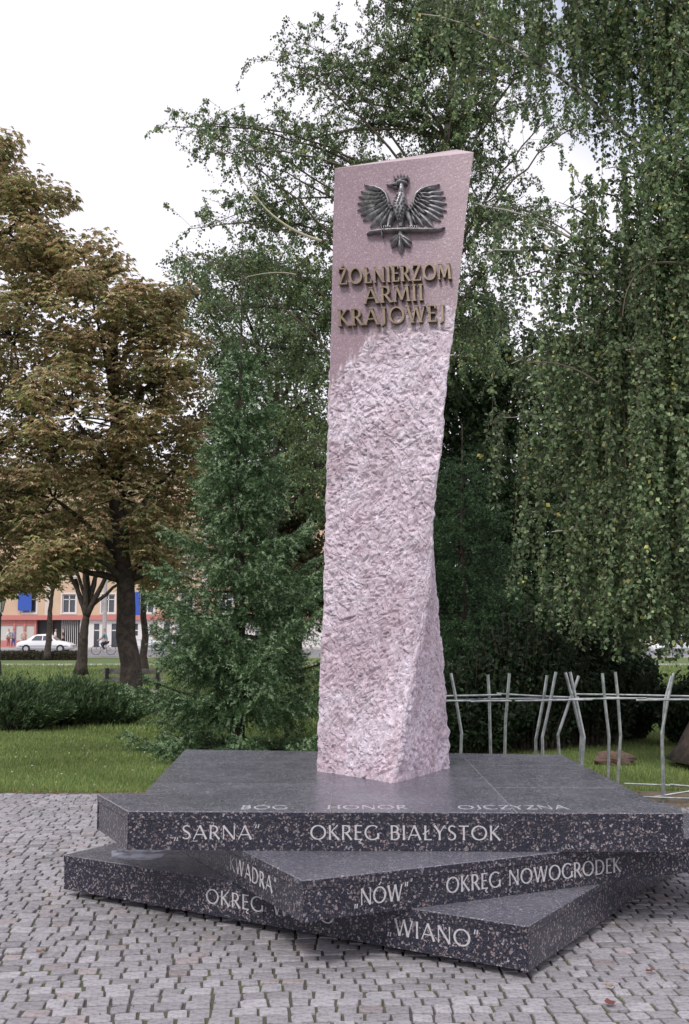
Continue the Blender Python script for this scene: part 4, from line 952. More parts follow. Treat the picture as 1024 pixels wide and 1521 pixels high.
DK = ([(.035, .065, .03), (.05, .085, .035), (.07, .10, .04)], [1, 1, 1])
dg = 'dense dark trees behind the monument'
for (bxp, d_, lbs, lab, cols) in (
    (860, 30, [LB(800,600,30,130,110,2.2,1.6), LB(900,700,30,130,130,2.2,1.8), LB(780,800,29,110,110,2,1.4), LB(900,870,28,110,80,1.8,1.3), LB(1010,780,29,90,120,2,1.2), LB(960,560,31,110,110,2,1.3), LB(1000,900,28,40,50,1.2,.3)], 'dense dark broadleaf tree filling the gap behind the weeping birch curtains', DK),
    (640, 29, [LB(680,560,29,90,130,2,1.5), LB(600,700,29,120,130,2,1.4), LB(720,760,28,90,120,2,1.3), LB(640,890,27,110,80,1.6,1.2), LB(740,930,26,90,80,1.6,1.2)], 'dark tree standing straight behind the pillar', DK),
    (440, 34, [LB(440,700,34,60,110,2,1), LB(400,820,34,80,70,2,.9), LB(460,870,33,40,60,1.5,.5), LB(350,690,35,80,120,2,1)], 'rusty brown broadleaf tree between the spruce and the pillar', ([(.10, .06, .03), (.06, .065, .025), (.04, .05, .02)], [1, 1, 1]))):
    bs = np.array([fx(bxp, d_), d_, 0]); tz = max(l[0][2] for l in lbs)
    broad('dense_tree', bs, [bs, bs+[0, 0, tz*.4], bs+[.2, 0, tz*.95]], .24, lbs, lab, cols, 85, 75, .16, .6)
# low undergrowth right behind the fence
def shrub(base, rx, h, label, cols, n, cat='shrub', name='shrub', lsz=.06, group=None, spike=.5, asp=1.):
    root = thing(name, (base[0], base[1], -.03), label, cat, group); ms = MB(); mc = MB()
    for _ in range(n):
        a = rng.uniform(0, 6.28); rr = rng.uniform(0, 1)**.6; p0 = np.array([base[0]+math.cos(a)*rr*rx*.5, base[1]+math.sin(a)*rr*rx*.35, 0])
        tipv = np.array([base[0]+math.cos(a)*rr*rx*1.05, base[1]+math.sin(a)*rr*rx*.7, h*(1-.55*rr**2)*rng.uniform(.75, 1.12)])
        q = bez(p0, (p0+tipv)/2+np.array([0, 0, h*.12]), tipv, 7); tube(ms, q, np.linspace(.008, .003, 7), 3, cap=False)
        m_ = 46; k = rng.uniform(.1, 1, m_)*5.99; ii = k.astype(int); fr = (k-ii)[:, None]; pp = q[ii]*(1-fr)+q[ii+1]*fr+rng.normal(size=(m_, 3))*.035
        ax = (tipv-p0)/np.linalg.norm(tipv-p0); dd = unit(m_)*.8+ax*spike*2; sz = lsz*rng.uniform(.6, 1.3, m_)
        leafy(mc, pp, dd, unit(m_), sz*1.5*asp, sz*.4/asp, pal(cols, [1]*len(cols), m_, .2)*rng.uniform(.8, 1.2))
    ms.build('stems', M['bark'], root); mc.build('foliage', M['leaf'], root); return root
JN = [(.06, .11, .05), (.09, .15, .066), (.13, .20, .09)]
shrub(G(20, 1082), 1.05, .78, 'dark juniper shrub at the left edge beneath the lamp post', JN, 300, group=None)
shrub(G(95, 1078)+[0, .3, 0], .95, .78, 'dark juniper shrub in the middle of the low row on the lawn', JN, 300)
shrub(G(160, 1076)+[0, .2, 0], .7, .62, 'dark juniper shrub beside the thick chestnut trunk', JN, 220)
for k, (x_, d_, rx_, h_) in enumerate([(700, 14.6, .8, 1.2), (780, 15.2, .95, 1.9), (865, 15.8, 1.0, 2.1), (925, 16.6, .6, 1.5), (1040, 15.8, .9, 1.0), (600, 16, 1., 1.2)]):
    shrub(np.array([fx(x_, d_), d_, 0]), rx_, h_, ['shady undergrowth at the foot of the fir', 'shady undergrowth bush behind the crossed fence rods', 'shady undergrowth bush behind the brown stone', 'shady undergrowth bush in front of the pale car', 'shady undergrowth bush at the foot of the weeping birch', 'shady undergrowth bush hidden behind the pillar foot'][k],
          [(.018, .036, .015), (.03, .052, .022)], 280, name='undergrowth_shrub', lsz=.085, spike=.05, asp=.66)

bq_ = np.array([fx(400, 27), 27., 0])
broad('leafy_tree', bq_, [bq_, bq_+[0, 0, 3], bq_+[.2, 0, 7]], .2, [LB(300,470,27,55,50,1.5,.8), LB(350,420,27,60,60,1.5,.9), LB(410,400,27,60,70,1.6,1), LB(460,470,27,50,90,1.5,1), LB(390,520,27,70,70,1.6,1.1), LB(440,600,27,60,80,1.5,1), LB(330,560,27,60,60,1.5,.8), LB(470,700,27,40,80,1.3,.7), LB(275,415,27,22,38,.8,.25)],
    'light green leafy tree behind the spruce, filling the space up to the pillar', BC, 50, 80, .085, .42)
# pale dead branch on the left of the birch
m = MB(); tube(m, np.vstack([bez(P(345, 250, 20.5), P(370, 280, 20.5), P(395, 310, 20.5), 7)[:-1], bez(P(395, 310, 20.5), P(430, 345, 20.4), P(478, 358, 20.3), 8)]), np.linspace(.008, .03, 14), 6)
o_birch = [o for o in sc.objects if o.name.startswith('birch_tree')][0]; m.build('bare_branch', M['paletwig'], o_birch)
m = MB(); tube(m, bez(P(365, 412, 18), P(410, 400, 18), P(440, 408, 18.1), 8), np.linspace(.006, .012, 8), 5); m.build('bare_branch', M['paletwig'], o_birch)
o_wb = [o for o in sc.objects if o.name.startswith('weeping_birch')][0]
m = MB(); tube(m, np.vstack([bez(P(925, 470, 11.8), P(928, 410, 11.8), P(965, 392, 12), 9)[:-1], bez(P(965, 392, 12), P(1000, 385, 12), P(1040, 400, 12.3), 9)]), np.linspace(.006, .018, 17), 5); m.build('bare_branch', M['twig'], o_wb); m = MB()
tube(m, bez(P(890, 570, 12), P(840, 530, 12), P(780, 540, 12.2), 9), np.linspace(.014, .006, 9), 5); m.build('bare_branch', M['twig'], o_wb)

# ------------------------------------------------------------------ grass
def grass_patch(name, n, ymin, ymax, label, hgt, wd, power=1.0, xlim=.36, cols=None):
    y = ymin+(ymax-ymin)*rng.uniform(0, 1, n)**power; x = rng.uniform(-1, 1, n)*(xlim*y+.8)
    k = ~((x > 2.1) & (y < 11.3)); x, y = x[k], y[k]; n = len(x)
    d = rng.normal(size=(n, 3))*.35; d[:, 2] = 1; d /= np.linalg.norm(d, axis=1)[:, None]; s = np.cross(d, unit(n)); s /= np.linalg.norm(s, axis=1)[:, None]
    sc_ = (y/ymin)[:, None]**.8; h = hgt*rng.uniform(.5, 1.2, (n, 1)); p = np.c_[x, y, np.full(n, -.03)]
    patch = (.5+.5*np.sin(x*1.7+np.sin(y*1.1)*2)*np.sin(y*1.9+x*.6))[:, None]
    v = np.stack([p-s*wd*sc_/2, p+s*wd*sc_/2, p+d*h], 1).reshape(-1, 3); f = np.arange(n*3).reshape(-1, 3)
    c = pal([(.18, .25, .08), (.24, .31, .10), (.36, .38, .16), (.12, .19, .065)], [3, 3, 1, 2], n, .15)*(.8+.4*patch); m = MB(); m.add(v, f, np.repeat(c, 3, 0))
    return tag(m.build(name, M['grassblade']), label, 'grass', kind='stuff')
grass_patch('lawn_grass', 200000, 11.1, 18, 'short green lawn grass with clover behind the paving', .055, .007, 1.2)
grass_patch('far_lawn_grass', 90000, 18, 54, 'longer green lawn grass stretching back under the trees to the path', .09, .02, 1.3)
# flowers
n = 60; x = rng.uniform(-4.6, -.8, n); y = rng.uniform(11.3, 16, n); m = MB(); p = np.c_[x, y, np.full(n, .015)]
for q in range(3): leafy(m, p, unit(n), unit(n), np.full(n, .018), np.full(n, .016), pal([(.7, .68, .62), (.5, .4, .08)], [4, 1], n, .1))
tag(m.build('clover_flowers', M['leaf']), 'scattered white clover heads in the lawn left of the slabs', 'flowers', kind='stuff')
n = 420; x = rng.uniform(-5, 6.5, n); y = np.where(x > 2.2, rng.uniform(10.2, 11.3, n), 11.02+rng.normal(size=n)*.07+.06); m = MB(); d = unit(n); d[:, 2] *= .3
leafy(m, np.c_[x, y, np.full(n, .004)], d, unit(n)*.4+[0, 0, 1], rng.uniform(.02, .05, n), rng.uniform(.015, .035, n), pal([(.30, .17, .08), (.22, .11, .06), (.34, .25, .1)], [2, 2, 1], n))
tag(m.build('leaf_litter', M['leaf']), 'thin line of dry brown leaves where the lawn meets the paving', 'leaf litter', kind='stuff')
def fallen(px, py, sz, col, rot, label):
    p = G(px, py, .012); m = MB(); V = [(0, 0, .004)]; n_ = 10
    for i in range(n_):
        a = 2*math.pi*i/n_; r_ = sz*(1 if i % 2 else .72)*(1.25 if i == 0 else 1); V.append((r_*math.cos(a), r_*.75*math.sin(a), .006+.012*math.sin(a*2+rot)**2))
    V = np.array(V); ca, sa = math.cos(rot), math.sin(rot); V[:, :2] = V[:, :2] @ np.array([[ca, sa], [-sa, ca]]); m.add(V+p, [(0, i+1, (i+1) % n_+1) for i in range(n_)], col)
    o = m.build('fallen_leaf', M['leaf'], org=p); tag(o, label, 'leaf', 'fallen leaves on the setts')
fallen(966, 1444, .028, (.26, .12, .09), .4, 'reddish fallen leaf on the setts right of the lowest slab corner')
fallen(906, 1492, .034, (.25, .09, .08), 1.7, 'curled red fallen leaf on the setts near the bottom right')
fallen(905, 1466, .03, (.45, .33, .26), 2.5, 'pale beige fallen leaf on the setts at the right')
fallen(728, 1356, .0, (.3, .1, .1), 0, 'x') if False else None
fallen(60, 1415, .028, (.3, .2, .12), 1., 'small brown fallen leaf on the setts at the left')
# brown stone
def rock(name, c, r, label, mt_):
    m = MB(); nu, nv = 14, 9; V = []; 
    for j in range(nv):
        th = math.pi*(j+.5)/nv
        for i in range(nu):
            a = 2*math.pi*i/nu; k = 1+.12*math.sin(3*a+th*2)+.1*math.sin(5*a-th*3)+rng.normal()*.02
            V.append((c[0]+r[0]*k*math.sin(th)*math.cos(a), c[1]+r[1]*k*math.sin(th)*math.sin(a), c[2]+r[2]*k*math.cos(th)))
    F = [(j*nu+i, j*nu+(i+1) % nu, (j+1)*nu+(i+1) % nu, (j+1)*nu+i) for j in range(nv-1) for i in range(nu)]
    F.append(tuple(range(nu))); F.append(tuple(range((nv-1)*nu, nv*nu))); m.add(V, F); return tag(m.build(name, mt_, org=(c[0], c[1], 0)), label, 'stone')
g = G(912, 1133); rock('low_stone', (g[0], g[1], .04), (.25, .2, .10), 'low rust-brown stone lying in the grass behind the right fence rods', M['red_stone'])

# ------------------------------------------------------------------ far street
def sheet(name, x0, y0, x1, y1, z, mt_):
    m = MB(); m.add([(x0, y0, z), (x1, y0, z), (x1, y1, z), (x0, y1, z)], [(0, 1, 2, 3)]); return tag(m.build(name, mt_), kind='structure')
sheet('park_path', -120, 52.5, 120, 55, -.02, M['concrete'])
sheet('road', -300, 68, 300, 96, -.015, M['asphalt'])
m = MB(); box(m, -300, 67.7, -.03, 300, 68, .09); box(m, -300, 96, -.03, 300, 96.3, .1); tag(m.build('kerb', M['concrete']), kind='structure')
m = MB(); box(m, -300, 96.3, -.03, 300, 104, .10); tag(m.build('far_pavement', M['concrete']), kind='structure')
m = MB(); x = -170
n = 9000; p = np.c_[rng.uniform(-24, -15.2, n), rng.uniform(62, 63.2, n), rng.uniform(0, .45, n)]
leafy(m, p, unit(n)+[0, 0, .5], unit(n), np.full(n, .12), np.full(n, .07), pal([(.05, .06, .03), (.08, .06, .04)], [1, 1], n))
hd = thing('low_hedge', (-20, 62.6, -.03), 'low dark clipped hedge along the street in front of the white car', 'hedge')
m.build('foliage', M['leaf'], hd); m = MB(); box(m, -24, 62.15, -.03, -15.2, 63.05, .36, (.02, .02, .012)); m.build('hedge_core', mat('hedge_core', (.03, .025, .018), 1), hd)

# building
BY = 104.
bld = thing('apartment_building', (-22, BY, 0), 'long orange rendered building with red shopfronts and cream window frames across the street', 'building')
def bpx(x): return (x-512)/FPX*BY
def bz(y): return EYE+(938-y)/FPX*BY*1.0
X0, X1 = -75, 6
gz = bz(921)      # top of ground floor
m = MB(); box(m, X0, BY+.6, 0, X1, BY+14, 17); m.build('back_wall', M['tan'], bld)
# upper facade built around windows
m = MB(); mw_ = []
wins = []
px = -620
storeys = [(bz(911), bz(883)), (bz(911)+3.6, bz(883)+3.6), (bz(911)+7.2, bz(883)+7.2)]
xs = sorted([bpx(104+k*58) for k in range(-13, 8)])
prev = X0
for z0_, z1_ in storeys: pass
zc = gz+.45
for (z0_, z1_) in storeys:
    box(m, X0, BY, zc, X1, BY+.6, z0_)           # band below windows
    prev = X0
    for xc in xs:
        if xc-.65 > prev and xc+.65 < X1: box(m, prev, BY, z0_, xc-.65, BY+.6, z1_); prev = xc+.65; wins.append((xc, z0_, z1_))
    box(m, prev, BY, z0_, X1, BY+.6, z1_); zc = z1_
box(m, X0, BY, zc, X1, BY+.6, 17.2); m.build('wall', M['tan'], bld)
for (xc, z0_, z1_) in wins:
    f = MB(); 
    for (a, b, c, d) in ((-.65, z0_, -.55, z1_), (.55, z0_, .65, z1_), (-.05, z0_+.1, .05, z1_-.1), (-.55, z0_, .55, z0_+.1), (-.55, z1_-.1, .55, z1_), (-.55, z1_-.55, .55, z1_-.47)): box(f, xc+a, BY+.15, b, xc+c, BY+.25, d)
    box(f, xc-.78, BY-.06, z0_-.12, xc+.78, BY+.14, z0_-.002); box(f, xc-.78, BY-.05, z1_+.002, xc+.78, BY-.002, z1_+.14); box(f, xc-.78, BY-.04, z0_, xc-.652, BY-.002, z1_); box(f, xc+.652, BY-.04, z0_, xc+.78, BY-.002, z1_)
    fo = f.build('window', M['whitewall'], bld)
    p_ = MB(); box(p_, xc-.6, BY+.28, z0_, xc+.6, BY+.31, z1_); po = p_.build('pane', M['glass'], None, org=(0, 0, 0)); po.parent = fo; po.location = tuple(-parent_world(bld))
for k, xc in enumerate(xs):
    if k % 2 == 0:
        m = MB(); box(m, xc+1.5, BY-.12, gz+.45, xc+2.0, BY-.003, 17); m.build('pilaster', M['cream'], bld)
m = MB(); box(m, X0, BY-.35, gz, X1, BY+.6, gz+.45); m.build('fascia', M['redshop'], bld)
m = MB(); box(m, X0-.3, BY-.5, 17.2, X1+.3, BY+14, 17.7); m.build('cornice', M['cream'], bld)
for xa, za, zb, w_ in ((bpx(201), bz(922), bz(880), 1.2), (bpx(40), bz(915), bz(880), 1.3)):
    m = MB(); box(m, xa-w_/2, BY-.32, za+.5, xa+w_/2, BY-.25, zb); m.build('banner', M['bluebanner'], bld)
# ground floor
def gpanel(xa, xb, z0_, z1_, mt_, nm, y0=0., y1=.3): m = MB(); box(m, bpx(xa), BY+y0, z0_, bpx(xb), BY+y1, z1_); return m.build(nm, mt_, bld)
gpanel(-800, -2, 0.1, gz, M['whitewall'], 'shop_wall')
for k, xa in enumerate((-2, 23, 38, 54)):
    gpanel(xa, xa+3, .1, gz, M['redshop'], 'shop_pillar', -.05, .3)
for xa, xb in ((1, 23), (26, 38), (41, 54)):
    gpanel(xa, xb, .1, .75, M['redshop'], 'shop_apron', .02, .28); gpanel(xa, xb, .75, gz-.5, M['lamp_glass'], 'shop_window', .12, .2); gpanel(xa, xb, gz-.5, gz, M['redshop'], 'shop_head', .02, .28)
gpanel(57, 76, .1, gz, M['black'], 'dark_doorway', .5, .58); gpanel(76, 79, .1, gz, M['redshop'], 'shop_pillar', -.05, .3)
gpanel(79, 121, .1, gz, M['black'], 'dark_passage', .5, .58)
for k in range(9): gpanel(94+k*2.9, 94.6+k*2.9, .1, gz, M['whitewall'], 'gate_bar', .1, .16)
gpanel(121, 134, .1, gz, M['whitewall'], 'shop_wall')
xd = [(134, 139, 0), (142, 150, 1), (150, 168, 0), (168, 178, 1), (178, 197, 0), (197, 207, 2), (207, 226, 0), (226, 235, 2), (235, 245, 0), (245, 254, 2), (254, 268, 0), (268, 277, 1), (277, 300, 0), (300, 312, 2), (312, 340, 0), (340, 352, 1), (352, 380, 0), (380, 392, 2), (392, 420, 0), (420, 430, 1), (430, 520, 0)]
gpanel(139, 142, .1, gz, M['whitewall'], 'shop_wall')
for xa, xb, k in xd:
    if k == 0: gpanel(xa, xb, .1, gz, M['whitewall'], 'shop_wall')
    else:
        zl = .12 if k == 1 else 1.2
        if k == 2: gpanel(xa, xb, .1, 1.2, M['whitewall'], 'shop_wall')
        gpanel(xa, xb, zl, gz-.35, M['glass'], 'shop_door' if k == 1 else 'shop_window', .15, .25); gpanel(xa, xb, gz-.35, gz, M['whitewall'], 'shop_wall')
        gpanel(xa, xb, gz-1.05, gz-.95, M['whitewall'], 'transom', .1, .14)
# second building and far trees right
bl2 = thing('far_house', (45, 120, 0), 'pale far house beyond the street at the right edge', 'building')
m = MB(); box(m, 30, 120, -.03, 75, 132, 9); m.build('wall', M['cream'], bl2)
for k in range(10):
    for z_ in (1.2, 4.2, 6.8):
        m = MB(); box(m, 32+k*4.2, 119.9, z_, 33.4+k*4.2, 119.97, z_+1.5); m.build('window', M['glass'], bl2)
m = MB(); m.add([(29.5, 119.4, 9), (75.5, 119.4, 9), (75.5, 132.6, 9), (29.5, 132.6, 9), (29.5, 126, 12), (75.5, 126, 12)], [(0, 1, 5, 4), (2, 3, 4, 5), (0, 4, 3), (1, 2, 5)]); m.build('roof', M['red_stone'], bl2)

# ------------------------------------------------------------------ cars
def car(loc, heading, paint, label, group):
    root = thing('parked_car', (0, 0, 0), label, 'car', group)
    # stations along x: (x, half width, z bottom, z waist, z roof, roof half width)
    st = [(-2.15,.62,.42,.62,.62,.55),(-2.05,.74,.30,.74,.76,.6),(-1.75,.80,.24,.86,.88,.66),(-1.35,.83,.22,.90,.93,.66),(-.95,.84,.22,.92,1.24,.60),(-.6,.84,.22,.92,1.37,.58),(0,.84,.22,.92,1.40,.58),(.35,.84,.22,.91,1.35,.58),(.62,.84,.22,.90,1.16,.62),(.95,.84,.22,.88,.91,.68),(1.5,.82,.22,.80,.83,.66),(1.9,.78,.24,.70,.73,.6),(2.12,.66,.34,.60,.62,.52),(2.18,.6,.42,.55,.56,.5)]
    V = []; F = []
    for (x, hw, zb, zw, zr, rw) in st: V += [(x, -hw*.96, zb), (x, -hw, (zb+zw)/2), (x, -hw*.97, zw), (x, -rw, zr), (x, 0, zr+.03), (x, rw, zr), (x, hw*.97, zw), (x, hw, (zb+zw)/2), (x, hw*.96, zb)]
    for i in range(len(st)-1):
        for j in range(9): F.append((i*9+j, i*9+(j+1) % 9, i*9+9+(j+1) % 9, i*9+9+j))
    F.append(tuple(range(9))); F.append(tuple(reversed(range((len(st)-1)*9, len(st)*9))))
    m = MB(); m.add(V, F); bd = m.build('body', M[paint], root, smooth=True)
    for sg in (-1, 1):
        for (xa, xb, xa2, xb2) in ((-.92, -.12, -.62, -.12), (-.05, .78, -.05, .38)):
            m = MB(); y0, y1 = sg*.835, sg*.63; m.add([(xa, y0, .95), (xb, y0, .95), (xb2, y1, 1.29), (xa2, y1, 1.29)], [(0, 1, 2, 3)] if sg < 0 else [(3, 2, 1, 0)])
            m.v[-1] = m.v[-1]+np.array([0, sg*.012, 0]); m.build('side_window', M['glass'], root)
        for xw in (-1.3, 1.32):
            m = MB(); tube(m, [(xw, sg*.66, .31), (xw, sg*.86, .31)], [.31, .31], 20); w_ = m.build('wheel', M['tyre'], root)
            m = MB(); tube(m, [(xw, sg*.8, .31), (xw, sg*.875, .31)], [.18, .17], 14); h_ = m.build('hub_cap', M['hub'], None, org=(0, 0, 0)); h_.parent = w_
        m = MB(); box(m, 2.08, sg*.62-.1, .52, 2.17, sg*.62+.06, .62); m.build('headlight', M['lamp_glass'], root)
        m = MB(); box(m, -2.17, sg*.6-.1, .58, -2.09, sg*.6+.1, .7); m.build('tail_light', M['redshop'], root)
        m = MB(); box(m, -1.9, sg*.835-.012, .5, 1.9, sg*.835+.012, .53); m.build('side_strip', M['black'], root)
    for (xa, za, xb, zb_) in ((.92, .96, .62, 1.2), (-1.28, .98, -.95, 1.26)):
        m = MB(); e_ = .02*(1 if xa > 0 else -1); m.add([(xa+e_, -.6, za), (xa+e_, .6, za), (xb+e_, .54, zb_), (xb+e_, -.54, zb_)], [(0, 1, 2, 3)] if xa > 0 else [(3, 2, 1, 0)]); m.build('windscreen', M['glass'], root)
    for xb_ in (2.14, -2.14):
        m = MB(); box(m, xb_-.07, -.7, .32, xb_+.07, .7, .46); m.build('bumper', M['hub'], root)
    root.location = loc; root.rotation_euler = (0, 0, heading); return root
cg = 'cars on the street'
car((fx(72, 84), 84, -.015), 0, 'white_car', 'white saloon car parked on the street at the left', cg)
car((fx(1032, 66.5)+.3, 70.5, -.015), math.pi, 'silver_car', 'pale car on the street showing at the right edge beyond the birch', cg)
car((fx(262, 90), 90, -.015), 0, 'silver_car', 'pale car behind the spruce near the walking people', cg)
# ------------------------------------------------------------------ people and bicycles
def skin_mesh(name, joints, edges, mt_, parent, sub=1):
    me = bpy.data.meshes.new(name); me.from_pydata([j[:3] for j in joints], edges, []); o = bpy.data.objects.new(name, me); COL.objects.link(o)
    md = o.modifiers.new('s', 'SKIN'); ms = o.modifiers.new('u', 'SUBSURF'); ms.levels = sub; ms.render_levels = sub
    for i, j in enumerate(joints): me.skin_vertices[0].data[i].radius = (j[3], j[4] if len(j) > 4 else j[3])
    me.skin_vertices[0].data[0].use_root = True
    dg_ = bpy.context.evaluated_depsgraph_get(); ev = o.evaluated_get(dg_); nm = bpy.data.meshes.new_from_object(ev)
    o.modifiers.clear(); o.data = nm; nm.materials.clear(); nm.materials.append(mt_); nm.polygons.foreach_set('use_smooth', np.ones(len(nm.polygons), bool)); o.parent = parent; return o
def person(loc, face, top, bottom, label, step=.0, sit=False, hair=(.05, .035, .025), scale=1., group='people along the far street'):
    root = thing('person', (0, 0, 0), label, 'person', group)
    hz = .92
    if sit: kL, kR, aL, aR = (.36, .1, .78), (.30, -.1, .62), (.22, .1, .38), (.12, -.1, .22)
    else: kL, kR, aL, aR = (.04+step*.5, .09, .5), (.04-step*.3, -.09, .5), (step*.9, .1, .09), (-step*.9, -.1, .09)
    lean = .14 if sit else .02
    sh = (lean, 0, 1.42)
    arms = [(lean, .19, 1.4, .055), (lean+(.16 if sit else -step*.3), .24, 1.14, .042), (lean+(.42 if sit else .05-step*.5), .24, .98 if sit else .9, .032), (lean+(.47 if sit else .07-step*.5), .24, .96 if sit else .82, .03)]
    armsR = [(a[0] if sit else 2*lean-a[0]+.04, -a[1], a[2], a[3]) for a in arms]
    J = [(0, 0, hz, .14, .12), (lean*.5, 0, 1.15, .125, .11), (sh[0], 0, 1.38, .15, .10), (sh[0]+.01, 0, 1.5, .052), (sh[0]+.02, 0, 1.57, .075), (sh[0]+.03, 0, 1.67, .095), (sh[0]+.02, 0, 1.74, .07)]
    Eg = [(i, i+1) for i in range(6)]
    def chain(start, pts):
        prev = start
        for p in pts: J.append(p); Eg.append((prev, len(J)-1)); prev = len(J)-1
    chain(2, arms); chain(2, armsR)
    chain(0, [(0, .09, hz-.08, .09), (*kL, .06), (*aL, .042), (aL[0]+.14, aL[1], max(.04, aL[2]-.06), .035)]); chain(0, [(0, -.09, hz-.08, .09), (*kR, .06), (*aR, .042), (aR[0]+.14, aR[1], max(.04, aR[2]-.06), .035)])
    skin_mesh('body', J, Eg, M['skin'], root)
    JT = [(0, 0, hz+.02, .16, .14), (lean*.5, 0, 1.15, .145, .13), (sh[0], 0, 1.37, .17, .12), (sh[0], 0, 1.46, .08)]; ET = [(0, 1), (1, 2), (2, 3)]
    for A in (arms, armsR):
        JT += [(A[0][0], A[0][1], A[0][2], .07), (A[1][0], A[1][1], A[1][2], .056)]; ET += [(2, len(JT)-2), (len(JT)-2, len(JT)-1)]
    skin_mesh('shirt', JT, ET, cloth(top), root)
    JB = [(0, 0, hz+.02, .155, .135), (0, .09, hz-.08, .105), (*kL, .075), (aL[0], aL[1], aL[2]+.06, .06), (0, -.09, hz-.08, .105), (*kR, .075), (aR[0], aR[1], aR[2]+.06, .06)]
    skin_mesh('trousers', JB, [(0, 1), (1, 2), (2, 3), (0, 4), (4, 5), (5, 6)], cloth(bottom), root)
    skin_mesh('hair', [(sh[0]+.0, 0, 1.68, .1), (sh[0]+.01, 0, 1.76, .085)], [(0, 1)], cloth(hair), root)
    root.location = loc; root.rotation_euler = (0, 0, face); root.scale = (scale,)*3; return root
def bicycle(loc, face, col, label):
    root = thing('bicycle', (0, 0, 0), label, 'bicycle')
    for xw in (-.52, .52):
        m = MB(); a = np.linspace(0, 2*math.pi, 25); tube(m, np.c_[xw+.33*np.cos(a), np.zeros(25), .34+.33*np.sin(a)], .018, 6, cap=False); wo = m.build('wheel', M['tyre'], root)
        m = MB()
        for k in range(8): aa = k*math.pi/4; tube(m, [(xw, 0, .34), (xw+.32*math.cos(aa), 0, .34+.32*math.sin(aa))], .004, 3, cap=False)
        s_ = m.build('spokes', M['hub'], None, org=(0, 0, 0)); s_.parent = wo
    m = MB()
    for a, b in (((-.52, .34), (-.12, .3)), ((-.12, .3), (-.22, .8)), ((-.22, .75), (.35, .78)), ((-.12, .3), (.38, .68)), ((-.52, .34), (-.22, .75)), ((.52, .34), (.34, .95))): tube(m, [(a[0], 0, a[1]), (b[0], 0, b[1])], .016, 6)
    m.build('frame', cloth(col), root); m = MB(); tube(m, [(.34, -.26, .98), (.36, 0, .96), (.34, .26, .98)], .013, 6); m.build('handlebar', M['hub'], root)
    m = MB(); box(m, -.36, -.07, .82, -.1, .07, .88); m.build('saddle', M['black'], root); m = MB(); tube(m, [(-.12, -.1, .3), (-.12, .1, .3)], [.09, .09], 10); m.build('crank', M['hub'], root)
    root.location = loc; root.rotation_euler = (0, 0, face); return root
d_ = 75.; cyx = fx(157, d_)
bicycle((cyx, d_, -.01), math.pi, (.1, .1, .12), 'bicycle being ridden along the street left of the thick trunk')
person((cyx+.2, d_, .02), math.pi, (.14, .24, .26), (.03, .035, .06), 'cyclist in a grey-green jacket riding left along the street', sit=True)
for (xp, dd, zz, fc, t_, b_, lab, stp) in [
    (85, 98, .10, 0, (.72, .70, .68), (.6, .58, .52), 'person in pale clothes walking behind the white car bonnet', .2),
    (97, 99, .10, math.pi, (.05, .05, .06), (.03, .03, .04), 'person in dark clothes by the barred gate', .15),
    (16, 100, .10, -.5, (.7, .68, .7), (.35, .12, .14), 'person in a white top outside the red shopfront', .05),
    (24, 100.5, .10, 2.6, (.3, .3, .5), (.12, .12, .3), 'person in blue outside the red shopfront window', .1),
    (39, 100, .10, -1.5, (.6, .42, .36), (.4, .3, .28), 'person in a beige top by the last red shop pillar', .1),
    (233, 92, -.01, 1.2, (.04, .04, .05), (.03, .03, .04), 'person in black standing left of the walking group', .1),
    (239, 91, -.01, 0, (.65, .63, .62), (.25, .28, .4), 'person in a white shirt walking beside the spruce edge', .2),
    (258, 93, -.01, 3, (.05, .05, .06), (.05, .05, .07), 'person in dark clothes behind the street railing', .15),
    (288, 86, -.01, -1, (.55, .5, .5), (.1, .1, .12), 'person in a pale top seen through the spruce boughs', .1),
    (297, 85, -.01, -2, (.4, .12, .12), (.12, .12, .15), 'person in a red top seen through the spruce boughs', .1)]:
    person((fx(xp, dd), dd, zz), fc, t_, b_, lab, step=stp)
# street railing
rl = thing('street_railing', (fx(245, 80), 80, -.015), 'blue-green metal railing along the road beside the walking people', 'railing')
M['teal'] = mat('blue_green_paint', (.10, .2, .25), .5)
for k in range(7):
    x_ = fx(196, 80)+k*.8; m = MB(); tube(m, [(x_, 80, -.02), (x_, 80, 1.0)], .025, 6); m.build('post', M['teal'], rl)
m = MB(); x_ = fx(196, 80)
for z_ in (.98, .5): tube(m, [(x_, 80, z_), (x_+4.8, 80, z_)], .02, 6)
m.build('rail', M['teal'], rl)
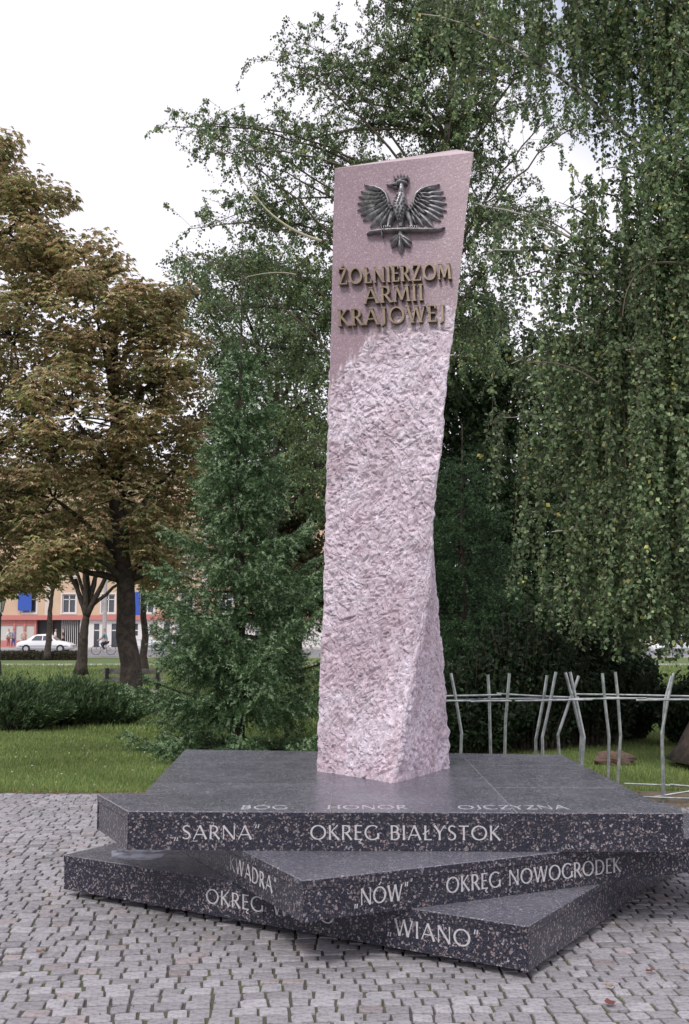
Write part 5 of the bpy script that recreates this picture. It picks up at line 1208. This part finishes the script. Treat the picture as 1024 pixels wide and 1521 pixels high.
# park lamp at the left edge
lx = fx(3, 40); lamp = thing('street_lamp', (lx, 40, -.03), 'black old-style park lamp post at the left edge of the lawn', 'street lamp')
m = MB(); tube(m, [(lx, 40, -.03), (lx, 40, .1), (lx, 40, .5), (lx, 40, .55), (lx, 40, 2.15), (lx, 40, 2.2), (lx, 40, 2.3)], [.13, .13, .09, .055, .04, .08, .03], 10); m.build('post', M['black'], lamp)
m = MB(); tube(m, [(lx, 40, 2.3), (lx, 40, 2.75)], [.09, .17], 6); m.build('lantern', M['lamp_glass'], lamp)
m = MB(); tube(m, [(lx, 40, 2.75), (lx, 40, 2.8), (lx, 40, 2.95), (lx, 40, 3.05)], [.21, .2, .05, .015], 6); m.build('cap', M['black'], lamp)
m = MB()
for k in range(6): a = k*math.pi/3; tube(m, [(lx+.09*math.cos(a), 40+.09*math.sin(a), 2.3), (lx+.175*math.cos(a), 40+.175*math.sin(a), 2.76)], .012, 4)
m.build('lantern_frame', M['black'], lamp)
# pale pole by the street
m = MB(); px_ = fx(157.5, 97); tube(m, [(px_, 97, .1), (px_, 97, 8)], [.22, .12], 10); ob = m.build('street_pole', M['concrete'], org=(px_, 97, .1)); tag(ob, 'pale thick concrete pole behind the cyclist in front of the building', 'pole')
# bench behind the shrubs
bc = np.array([fx(178, 21.3), 21.3, -.03]); bench = thing('park_bench', bc, 'park bench with pale slats half hidden behind the thick trunk and shrubs', 'bench')
for k in range(3): m = MB(); box(m, bc[0]-.35, bc[1]-.2+k*.14, .42, bc[0]+.85, bc[1]-.09+k*.14, .46); m.build('slat', M['wood'], bench)
for k in range(2): m = MB(); box(m, bc[0]-.35, bc[1]+.26, .6+k*.16, bc[0]+.85, bc[1]+.29, .71+k*.16); m.build('back_slat', M['wood'], bench)
for x_ in (-.25, .75): m = MB(); box(m, bc[0]+x_-.03, bc[1]-.2, -.03, bc[0]+x_+.03, bc[1]+.2, .415); box(m, bc[0]+x_-.03, bc[1]+.2, -.03, bc[0]+x_+.03, bc[1]+.255, .88); m.build('leg', M['black'], bench)

if __import__('os').environ.get('TRI'):
    tot = 0; ll = []
    for o in sc.objects:
        if o.type == 'MESH':
            n = sum(max(1, len(p.vertices)-2) for p in o.data.polygons) if len(o.data.polygons) < 1000 else len(o.data.loops)-2*len(o.data.polygons); tot += n; ll.append((n, o.name, o.parent.name if o.parent else ''))
    print('TRIS', tot); [print(x) for x in sorted(ll)[-22:]]
